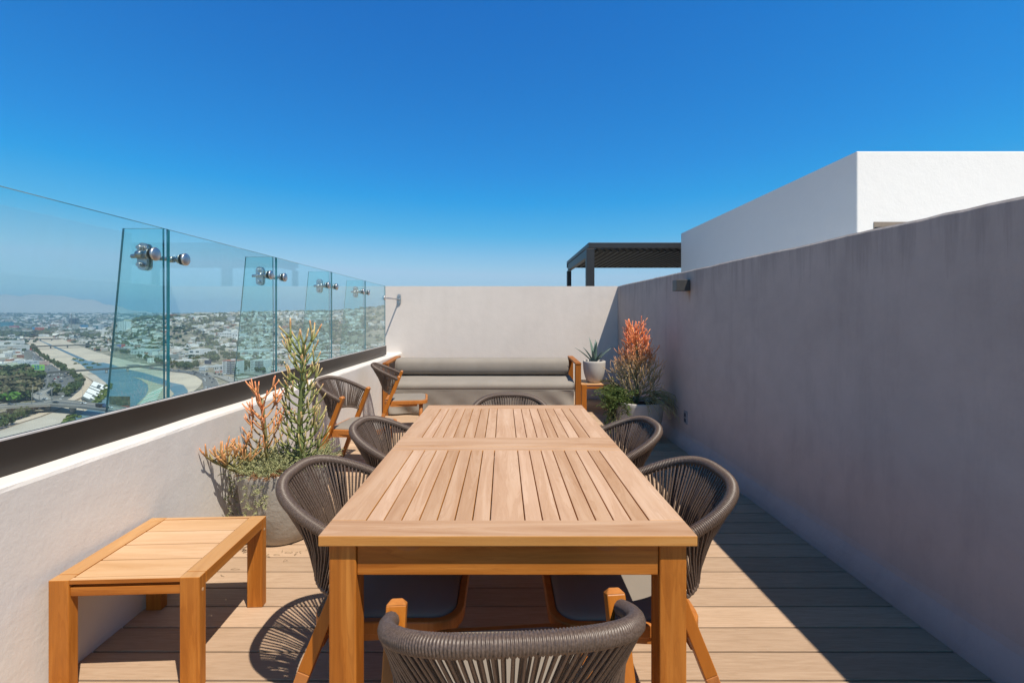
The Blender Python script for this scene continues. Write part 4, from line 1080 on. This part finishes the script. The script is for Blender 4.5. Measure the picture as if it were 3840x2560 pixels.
for x,y in ((117,905),(122,903),(127,901),(131,900),(125,909),(119,898)): tree(x,y,9,'olive','bushy olive green tree on the island beside the ramp','trees on the road islands')
for x,y in ((5,985),(16,980),(24,976),(42,962),(50,958),(57,956),(62,953),(30,952),(38,950),(80,945),(12,965)): tree(x,y,rc.uniform(6,8.5),'dark','round green tree on the bank below the viaduct','trees below the viaduct')
for i in range(30): tree(rc.uniform(474,552),rc.uniform(818,834),rc.uniform(8,12),rc.choice(['dark','olive']),'dense dark tree in the grove behind the apartments','trees of the grove behind the apartments')
for i in range(30): tree(rc.uniform(392,455),rc.uniform(838,848),rc.uniform(6,9),rc.choice(['dark','olive']),'dark tree along the far bank highway','trees along the far bank highway')
for i in range(14): tree(rc.uniform(430,480),rc.uniform(822,832),rc.uniform(7,10),'dark','dark tree beside the long white roof','trees beside the white roofs')
for i in range(26): tree(rc.uniform(555,660),rc.uniform(832,860),rc.uniform(6,9),rc.choice(['dark','olive']),'green tree around the lower apartment block','trees around the apartment blocks')
for i in range(60):
    t=rc.random(); x,y=lerp((140,777),(372,842),t); tree(x+rc.uniform(2,14),y-rc.uniform(2,9)*(1-.3*t),rc.uniform(6,9),rc.choice(['dark','olive']),'dark tree behind the far bank of the dry riverbed','trees on the far bank')
for i in range(34): tree(rc.uniform(0,90),rc.uniform(773,812),rc.uniform(8,12),'dark','dark tree among the sheds at the left edge','trees among the sheds')
def shrub(x,y,s):
    if 'shrub' not in TP:
        mb=crown_mesh(77,(.06,.10,.02),(.16,.19,.05),90,1.0,.7,.2,6); o=mb.build('shrub',M['foliage'],colors=True); TP['shrub']=o
    else: o=TP['shrub'].copy(); col.objects.link(o)
    X,Y=G(x,y); o.location=(X,Y,GZ+.2); o.scale=(s,s,s*.7); o.rotation_euler=(0,0,rc.uniform(0,6)); tag(o,'green waterside shrub below the white lettering','shrub','shrubs along the water edge')
for i in range(20):
    t=i/19; x,y=lerp((253,886),(222,926),t); shrub(x+rc.uniform(-3,2),y+rc.uniform(-1,2),rc.uniform(3.5,5.5))
for x,y in ((172,826),(186,829),(196,838),(218,836),(228,839),(176,836),(205,846),(150,975),(160,968),(140,984),(170,960)): shrub(x,y,rc.uniform(4,7))
def palm(x,y,h):
    X,Y=G(x,y); o=empty('palm_tree',(X,Y,GZ)); tag(o,'slender palm tree beside the white apartment block','palm tree','palms beside the apartment block')
    mb=MB(); mb.tube([(0,0,0),(.2,0,h)],[.3,.2],6); mb.build('trunk',M['bark'],o); mb=MB()
    for i in range(16):
        a=i*.4; L=2.6; e=.5 if i%2 else .0
        p=[Vector((.2,0,h)),Vector((math.cos(a)*L*.6,math.sin(a)*L*.6,h+.8*e+.3)),Vector((math.cos(a)*L,math.sin(a)*L,h-.9+e))]; s=Vector((-math.sin(a),math.cos(a),0))*.35
        for q0,q1 in zip(p,p[1:]): mb.face([mb.vert(q,(.06,.09,.03)) for q in (q0-s,q1-s,q1+s,q0+s)])
    mb.build('crown',M['foliage'],o,colors=True)
for x,y,h in ((538,866,11),(542,864,12),(547,868,11),(604,862,10)): palm(x,y,h)

# --- buildings
PAL=[(.76,.74,.70),(.66,.63,.57),(.54,.48,.41),(.80,.79,.76),(.48,.44,.39),(.45,.37,.29),(.34,.17,.115),(.38,.405,.41),(.50,.45,.35),(.24,.23,.22)]
ROOF=[(.58,.56,.53),(.48,.45,.41),(.38,.345,.30),(.74,.73,.71),(.29,.145,.09),(.22,.21,.20)]
def block(name,x0,x1,yt,yb,depth,wall_c,lab,cat='building',floors=0,cols=0,roof_c=None,win_c=(.04,.05,.06),Yc=None,band=False):
    """building whose foot and top were surveyed in the photo; real size follows from its distance"""
    X,Y=G((x0+x1)/2,yb) if Yc is None else (0,Yc)
    zb=height(((x0+x1)/2-CX)*Y/F,Y) if Yc is None else CH-(yb-CY)*Y/F
    s=Y/F; w_=(x1-x0)*s; h_=(yb-yt)*s; X=((x0+x1)/2-CX)*s
    o=empty(name,(X,Y,zb-.5)); tag(o,lab,cat)
    mb=MB(); mb.box(-w_/2,w_/2,0,depth,-3,h_,c=wall_c,top_c=roof_c or (.5,.49,.47)); wl_=mb.build('wall',M['city'],o,colors=True)
    mb=MB(); rc_=roof_c or wall_c; t_=.3
    for bx in ((-w_/2-.1,w_/2+.1,-.15,t_),(-w_/2-.1,w_/2+.1,depth-t_,depth+.1),(-w_/2-.1,-w_/2+t_,t_,depth-t_),(w_/2-t_,w_/2+.1,t_,depth-t_)): mb.box(*bx,h_-.1,h_+.8,c=rc_)
    mb.build('roof_parapet',M['city'],o,colors=True)
    mb=MB(); mb.box(-w_*.1,w_*.12,depth*.3,depth*.6,h_,h_+2.4,c=lerp(wall_c,(.5,.5,.5),.3)); mb.build('roof_hut',M['city'],o,colors=True)
    if floors:
        fh=h_/floors
        for i in range(floors):
            for j in range(cols):
                cw=w_/cols; xa=-w_/2+cw*(j+.5); hw=cw*(.48 if band else .27)
                mb=MB(); mb.box(xa-hw,xa+hw,-.12,.0,fh*i+fh*.32,fh*i+fh*.78,c=win_c); mb.build('window',M['city'],o,colors=True)
            if floors*cols<=48 and i%2==0:
                for j in range(2):
                    mb=MB(); mb.box(w_/2,w_/2+.12,depth*(.2+.4*j),depth*(.4+.4*j),fh*i+fh*.32,fh*i+fh*.78,c=win_c); mb.build('window',M['city'],o,colors=True)
    return o
block('apartment_tower',270,290,757,784.5,22,(.84,.83,.81),'tall white apartment tower with rows of small windows behind the first glass fin','building',14,5)
def apt(x0,x1,yt,yb,lab,red):
    o=block('apartment_block',x0,x1,yt,yb,16,(.60,.60,.60),lab,'building',0,0,(.42,.16,.11) if red else (.56,.56,.55))
    X,Y=G((x0+x1)/2,yb); s=Y/F; w_=(x1-x0)*s; h_=(yb-yt)*s; fh=h_/7
    for i in range(1,7):
        mb=MB(); mb.box(-w_*.22,w_*.30,-.15,.0,fh*i+.35,fh*i+fh*.8,c=(.07,.075,.08)); wi_=mb.build('window',M['city'],o,colors=True)
        mb=MB(); mb.box(-w_*.23,w_*.31,-.9,-.15,fh*i-.15,fh*i+.75,c=(.5,.5,.5)); mb.build('balcony',M['city'],o,colors=True)
        for xa in (-.42,-.34):
            mb=MB(); mb.box(w_*xa-.6,w_*xa+.6,-.1,0,fh*i+.5,fh*i+fh*.75,c=(.09,.10,.10)); mb.build('window',M['city'],o,colors=True)
    mb=MB(); mb.box(w_*.0,w_*.08,-1.0,-.05,0,h_*.94,c=(.16,.17,.2)); mb.build('stair_panel',M['city'],o,colors=True)
apt(511,547,827,858.5,'white six storey apartment block with a red roof edge beside the palms',True)
apt(575,612.5,827,854,'grey green six storey apartment block seen through the second glass fin',False)
ct=block('tower_under_construction',157.5,170.5,743.7,760.5,34,(.40,.39,.33),'unfinished concrete tower wrapped in scaffolding under a crane','building')
Y=88825/33.5; s=Y/F
mb=MB(); Ht=(760.5-743.7)*s
for i in range(6):
    for j in range(2):
        X_=-16+32*i/5; mb.bar((X_,2+j*28,Ht),(X_,2+j*28,Ht+42-rc.uniform(0,9)),2.2,2.2,xdir=(1,0,0))
for k in range(4): mb.box(-16.5,16.5,1.2,31,Ht+8*k+5,Ht+8*k+6.3,c=(.2,.2,.22))
mb.box(-6,6,8,22,Ht,Ht+34,c=(.2,.2,.22)); mb.build('scaffold',plain('dark_scaffold',(.12,.12,.135)),ct)
mb=MB(); mb.bar((2,-3,0),(2,-3,Ht+62),2.4,2.4,xdir=(1,0,0)); mb.bar((-22,-3,Ht+57),(30,-3,Ht+57),1.6,1.6,xdir=(0,1,0)); mb.build('crane',plain('crane_steel',(.22,.18,.16)),ct)
for a in (
 ('office_building',182.6,194.6,746,758.5,24,(.05,.20,.38),'bright blue office block right of the unfinished tower',5,4,(.03,.1,.2)),
 ('office_building',201,211.7,751,762,24,(.72,.71,.69),'plain white office block among downtown towers',0,0,None),
 ('office_building',212.2,225,748,761,24,(.07,.17,.20),'dark teal glass office block right of the white one',5,4,(.03,.08,.1)),
 ('office_building',225.6,232,745,763,20,(.40,.43,.45),'slim pale grey office tower beside dark glass',0,0,None),
 ('office_building',232.4,249,747,761,28,(.10,.14,.19),'wide dark blue glass office block at the right of downtown',5,6,(.04,.06,.09)),
 ('office_building',80,91,752,764.5,24,(.50,.13,.06),'orange red tower block by the head of the river',6,4,(.3,.09,.05)),
 ('office_building',74,79.7,751.5,764.5,24,(.06,.24,.48),'narrow blue block joined to the orange tower',0,0,None),
 ('office_building',0,17.5,740,755,40,(.05,.20,.26),'broad teal glass building at the left edge of downtown',5,5,(.03,.12,.17)),
 ('office_building',21,33,748,757,30,(.36,.08,.09),'dark red low building right of the teal one',0,0,None),
 ('office_building',37,63,758.5,766,30,(.70,.69,.67),'long white building left of the orange tower',2,8,(.3,.3,.3)),
 ('office_building',172,178.5,749,759,20,(.58,.33,.25),'pink tower block beside the unfinished tower',0,0,None),
 ('warehouse',0,30,793,806,40,(.60,.59,.55),'long cream warehouse with small windows left of the expressway',2,9,(.2,.2,.2)),
 ('warehouse',-10,38,826,832,30,(.66,.65,.63),'low white shed row above the brown wood',0,0,None),
 ('warehouse',40,60,830,844,22,(.55,.58,.60),'white panelled hall left of the green billboard',3,5,(.25,.3,.33)),
 ('warehouse',62,84,831,841,22,(.58,.42,.36),'pinkish shop building behind the green billboard',2,4,(.4,.12,.08)),
 ('warehouse',0,33,836,846,26,(.50,.56,.40),'pale green low shed at the left edge',0,0,None),
 ('warehouse',-10,26,846,852,24,(.56,.54,.5),'shed with a rusty red roof at the left edge',0,0,(.40,.09,.06)),
 ('warehouse',18,30,769,778,25,(.68,.68,.68),'white boxy building far up the left bank',0,0,None),
 ('warehouse',-8,26,783,791,40,(.64,.63,.60),'pale flat shed beyond the cream warehouse',0,0,None),
 ('white_hall',433,460,803,819,34,(.70,.69,.67),'white office hall with a dark window band below the hill',2,2,(.06,.09,.09)),
 ('white_hall',461,483,805,816,26,(.58,.57,.54),'cream terrace of shops right of the white hall',2,5,(.12,.12,.12)),
 ('white_hall',500,532,781,793,30,(.70,.69,.67),'large white building with small dark windows at the hill foot',2,8,(.12,.12,.12)),
 ('white_hall',533,553,782,794,26,(.68,.67,.66),'white block right of the large white building',2,3,(.12,.12,.12)),
 ('white_hall',440,467,778.5,785.5,26,(.70,.69,.67),'long white gridded hall at the hill foot',1,9,(.4,.4,.4)),
 ('white_hall',552,600,804,816,34,(.64,.65,.63),'long white industrial hall seen through the second fin',1,2,(.2,.2,.2)),
 ('white_hall',395,447,827.5,834.5,30,(.70,.69,.67),'long low white roofed hall beside the highway',0,0,None),
 ('white_hall',472,484,758,768.5,22,(.68,.67,.65),'white cube shaped building halfway up the hill',3,3,(.3,.3,.3)),
 ('white_hall',522,533,772,782,20,(.42,.42,.42),'grey building with dark window columns at the hill foot',3,4,(.1,.1,.1)),
 ('white_hall',457,471,842,851,14,(.66,.66,.65),'small white shop by the highway bend',2,3,(.06,.12,.25)),
 ('white_hall',478,503,840,850,18,(.55,.55,.54),'white and grey shop row left of the apartment block',1,5,(.08,.08,.08)),
 ('white_hall',494,503,848.5,857,10,(.62,.60,.58),'little shop with a red sign left of the apartment block',1,2,(.55,.12,.06)),
 ('white_hall',300,345,803,813,36,(.60,.62,.60),'pale flat hall seen through the first glass fin',1,6,(.3,.3,.3)),
 ('white_hall',355,385,815,829,30,(.36,.38,.35),'grey green hall at the edge of the first glass fin',2,5,(.2,.22,.2)),
): block(a[0],a[1],a[2],a[3],a[4],a[5],a[6],a[7],'building',a[8],a[9],a[10] if a[0]=='warehouse' and a[8]==0 else None,a[10] or (.04,.05,.06))
# ordinary houses: individuals nearest the terrace, the rest one mass
def house_mesh(i):
    r_=random.Random(100+i); c=PAL[i%len(PAL)]; rf=ROOF[(i*7+3)%len(ROOF)]; mb=MB(); w_,d_,h_=r_.uniform(9,15),r_.uniform(8,13),r_.uniform(3.5,8)
    mb.box(-w_/2,w_/2,-d_/2,d_/2,-4,h_,c=c,top_c=rf)
    mb.box(-w_/2-.1,w_/2+.1,-d_/2-.1,-d_/2+.2,h_-.05,h_+.6,c=lerp(c,(1,1,1),.1))
    if i%2: mb.box(-w_*.4,w_*.05,-d_*.1,d_*.4,h_,h_+2.6,c=PAL[(i+3)%len(PAL)],top_c=rf)
    n=max(2,int(w_/3)); fl=max(1,int(h_/3))
    for f_ in range(fl):
        for k in range(n):
            xa=-w_/2+w_*(k+.5)/n; mb.box(xa-.55,xa+.55,-d_/2-.06,-d_/2,f_*3+1,f_*3+2.3,c=(.05,.055,.06))
    return mb.build('house',M['city'],colors=True)
HM=[]; cnames=['white','cream','sand coloured','bright white','taupe','tan','terracotta','pale blue grey','pale yellow','dark grey']
def put_house(i,X,Y,s,ang,where):
    if i>=len(HM): HM.append(house_mesh(len(HM))); i=len(HM)-1; o=HM[i]
    else: o=HM[i].copy(); col.objects.link(o)
    o.location=(X,Y,height(X,Y)); o.scale=(s,s,s*rc.uniform(.8,1.25)); o.rotation_euler=(0,0,ang)
    tag(o,f'small {cnames[i%10]} flat roofed house {where}','house',f'{cnames[i%10]} houses {where}')
cnt=0
def blocked(x,y):                                       # keep roads, river and surveyed halls free
    for (x0,x1,y0,y1) in ((505,555,820,872),(570,618,822,872),(430,486,800,822),(498,556,778,797),(392,450,824,840),(548,604,800,820),(474,552,802,838)):
        if x0<x<x1 and y0<y<y1: return True
    return False
tries=0
while cnt<290 and tries<9000:
    tries+=1
    if rc.random()<.22:
        x,y=rc.uniform(-12,66),rc.uniform(776,852)
        if x>interp([(776,24),(800,44),(815,60),(835,68),(852,74)],y)-3: continue
        wh='among the sheds left of the expressway'
    else:
        x,y=rc.uniform(250,880),rc.uniform(780,868)
        edge=interp([(129,772),(175,789),(260,816),(341,832),(391,834),(470,838),(500,858),(560,872),(900,872)],x)
        if y>edge: continue
        wh='on the flats below the hill'
    if blocked(x,y): continue
    X,Y=G(x,y); put_house(min(len(HM),29) if len(HM)<30 else rc.randrange(30),X,Y,rc.uniform(.8,1.35),rc.choice([.12,-.3,.5,1.7])+rc.uniform(-.08,.08),wh); cnt+=1
mb=MB(); tb_=MB()
def mass_box(X,Y,w_,d_,h_,ang,c,rf):
    z=height(X,Y); ca,sa=math.cos(ang),math.sin(ang)
    Mx=Matrix.Translation((X,Y,z))@Matrix.Rotation(ang,4,'Z'); mb.box(-w_/2,w_/2,-d_/2,d_/2,-4,h_,c=c,top_c=rf,M=Mx)
def blob(X,Y,s,c1,c2):
    z=height(X,Y)
    for k in range(7):
        v=Vector((rc.gauss(0,.5),rc.gauss(0,.5),rc.uniform(.2,1)))*s; n=Vector((rc.gauss(0,.5),rc.gauss(0,.5)-.3,1)).normalized(); a=n.orthogonal().normalized(); b2=n.cross(a); l=s*rc.uniform(.35,.6); c=lerp(c1,c2,rc.random())
        p=Vector((X,Y,z))+v; tb_.face([tb_.vert(q,c) for q in (p-a*l-b2*l,p+a*l-b2*l*.7,p+a*l*.8+b2*l,p-a*l*.8+b2*l)])
def pick():
    c=rc.choices(PAL,[22,14,9,16,8,8,5,6,6,6])[0]; k=rc.uniform(.8,1.08); return tuple(min(.8,v*k) for v in c)
# hillside
for i in range(5200):
    xd=rc.uniform(225,930); Y=1130+1250*rc.random()**.9; X=(xd-CX)*Y/F
    dens=mnoise.noise((X*.004,Y*.004,2.0))
    if xd>835 and Y>1250: dens-=.42
    if dens<-.25 and rc.random()<.8: continue
    if rc.random()<.38 or dens<-.10: blob(X,Y,rc.uniform(5,9),(.05,.065,.03),(.11,.115,.055)); continue
    s=rc.uniform(.7,1.35); mass_box(X,Y,11*s*rc.uniform(.7,1.5),9*s,rc.uniform(3.5,8.5),rc.choice([.1,-.4,.6])+rc.uniform(-.1,.1),pick(),rc.choices(ROOF,[24,20,20,8,9,14])[0])
# flats in between
for i in range(2600):
    xd=rc.uniform(140,900); Y=rc.uniform(760,1250) if xd>380 else rc.uniform(1150,1900); X=(xd-CX)*Y/F; y=CY+(CH-GZ)*F/Y
    edge=interp([(129,772),(175,789),(260,816),(341,832),(391,834),(470,836),(900,836)],xd)
    if y>edge or blocked(xd,y): continue
    if rc.random()<.40: blob(X,Y,rc.uniform(4.5,8),(.045,.06,.025),(.10,.11,.05)); continue
    s=rc.uniform(.7,1.3); mass_box(X,Y,14*s*rc.uniform(.7,1.6),11*s,rc.uniform(3.5,8),rc.choice([.1,-.4,.6]),pick(),rc.choice(ROOF))
# town between the highway and the foot of the tower, seen only from a step to the side
for i in range(1500):
    Y=rc.uniform(90,760); X=rc.uniform(-430,260); y=CY+(CH-GZ)*F/Y; xd=CX+F*X/Y
    if xd<interp([(845,640),(870,560),(900,540),(940,500),(1000,450),(1100,390),(1200,340),(1600,240)],y) or blocked(xd,y): continue
    if rc.random()<.45: blob(X,Y,rc.uniform(3,6),(.045,.06,.025),(.10,.11,.05)); continue
    s=rc.uniform(.7,1.3); mass_box(X,Y,13*s*rc.uniform(.7,1.5),11*s,rc.uniform(3.5,8),rc.choice([.1,-.4,.6]),pick(),rc.choice(ROOF))
# far city
for i in range(9500):
    xd=rc.uniform(-20,470); q=rc.random(); Y=1750+5200*q**1.5; X=(xd-CX)*Y/F; y=CY+(CH-GZ)*F/Y
    if y>773 and 46<xd<interp([(773,128),(780,150)],y): continue
    if y>779 and xd<60: continue
    if rc.random()<(.34 if not (760<y<775 and xd<120) else .8): blob(X,Y,rc.uniform(8,13)*(1+Y/9000),(.05,.06,.03),(.10,.11,.055)); continue
    s=rc.uniform(.8,1.6)*(1+Y/6500); big=rc.random()<.05
    mass_box(X,Y,15*s*(2 if big else 1),12*s,rc.uniform(4,9)*(2.0 if big else 1)*(1+Y/9000),rc.uniform(-.5,.5),pick(),rc.choice(ROOF))
tag(mb.build('distant_houses',M['city'],colors=True),'countless small pale houses covering hills and the far city','houses',kind='stuff')
tag(tb_.build('distant_trees',M['foliage'],colors=True),'scattered dark trees between the distant houses','trees',kind='stuff')
for x,y,h in ((640,717,16),(655,717,26),(530,721,10),(470,725,9),(858,706,14),(868,704,16)): pass
# air
mb=MB(); mb.box(-15800,15800,-3000,15800,GZ-2,505)
t=NT('air'); pv=t.n('ShaderNodeVolumePrincipled'); pv.inputs['Density'].default_value=.000105; pv.inputs['Color'].default_value=(.42,.74,1,1); pv.inputs['Density Attribute'].default_value=''
t.l(pv.outputs[0],t.out.inputs['Volume'])
tag(mb.build('haze',t.mat),'pale haze in the air over the city','haze',kind='stuff')


# ------------------------------------------------------------------ light, sky, camera
sunv=Vector((.34,-.405,1.0)).normalized(); el=math.asin(sunv.z); az=math.atan2(sunv.x,sunv.y)
sl=bpy.data.lights.new('sun','SUN'); sl.energy=5.0; sl.angle=R(.53); sl.color=(1,.905,.775)
so=bpy.data.objects.new('sun',sl); col.objects.link(so); so.rotation_euler=(-sunv).to_track_quat('-Z','Y').to_euler()
w=bpy.data.worlds.new('World'); scene.world=w; w.use_nodes=True; nt=w.node_tree; nt.nodes.clear()
sky=nt.nodes.new('ShaderNodeTexSky'); sky.sky_type='NISHITA'; sky.sun_disc=False; sky.sun_elevation=el; sky.sun_rotation=az
sky.altitude=0; sky.air_density=1.0; sky.dust_density=.4; sky.ozone_density=3.0
# photographic grading of the sky light itself: deeper blue in the upper view, pale at the horizon
sc1=nt.nodes.new('ShaderNodeVectorMath'); sc1.operation='SCALE'; sc1.inputs['Scale'].default_value=.1
sc2=nt.nodes.new('ShaderNodeVectorMath'); sc2.operation='SCALE'; sc2.inputs['Scale'].default_value=10.0
cv=nt.nodes.new('ShaderNodeRGBCurve')
for k,pts in enumerate((((0,0),(.19,.0),(.25,.055),(.31,.19),(.40,.37),(.62,.43),(1,.8)),((0,0),(.125,.045),(.156,.108),(.26,.205),(.40,.375),(.53,.53),(.66,.60),(1,.85)),((0,0),(.22,.17),(.288,.41),(.441,.585),(.50,.64),(.655,.69),(1,.95)))):
    c=cv.mapping.curves[k]
    while len(c.points)<len(pts): c.points.new(.5,.5)
    for q,(x,y) in zip(c.points,pts): q.location=(x,y); q.handle_type='VECTOR'
cv.mapping.update()
bg=nt.nodes.new('ShaderNodeBackground'); bg.inputs['Strength'].default_value=.10
wo=nt.nodes.new('ShaderNodeOutputWorld')
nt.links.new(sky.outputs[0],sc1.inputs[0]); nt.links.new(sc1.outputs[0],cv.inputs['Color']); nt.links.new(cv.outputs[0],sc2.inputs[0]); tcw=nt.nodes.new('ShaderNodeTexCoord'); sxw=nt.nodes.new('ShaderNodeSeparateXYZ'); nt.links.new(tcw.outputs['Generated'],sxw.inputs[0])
rpw=nt.nodes.new('ShaderNodeValToRGB'); rpw.color_ramp.elements[0].position=.58; rpw.color_ramp.elements[0].color=(1,1,1,1); rpw.color_ramp.elements[1].position=.80; rpw.color_ramp.elements[1].color=(.50,.40,.32,1)  # sky above the view dimmed and warmed so shadows get less fill
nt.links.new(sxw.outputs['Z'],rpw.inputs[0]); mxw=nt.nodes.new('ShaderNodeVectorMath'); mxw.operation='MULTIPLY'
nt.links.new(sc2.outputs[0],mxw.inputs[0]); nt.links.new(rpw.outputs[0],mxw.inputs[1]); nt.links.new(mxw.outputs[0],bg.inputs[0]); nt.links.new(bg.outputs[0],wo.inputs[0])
cam=bpy.data.cameras.new('camera'); cam.lens=F/2352*36; cam.sensor_width=36; cam.shift_x=20/2352; cam.shift_y=-57/2352
cam.clip_start=.05; cam.clip_end=60000
co_=bpy.data.objects.new('camera',cam); col.objects.link(co_); co_.location=(0,0,CH); co_.rotation_euler=(R(90),0,0); scene.camera=co_
vs=scene.view_settings; scene.display_settings.display_device='sRGB'; vs.view_transform='Standard'; vs.look='None'; vs.exposure=0.35; vs.gamma=1
cy=scene.cycles
cy.use_denoising=True; cy.denoising_prefilter='ACCURATE'; cy.max_bounces=8; cy.diffuse_bounces=4; cy.glossy_bounces=4; cy.transmission_bounces=4; cy.transparent_max_bounces=24; cy.volume_bounces=0
cy.caustics_reflective=False; cy.caustics_refractive=False
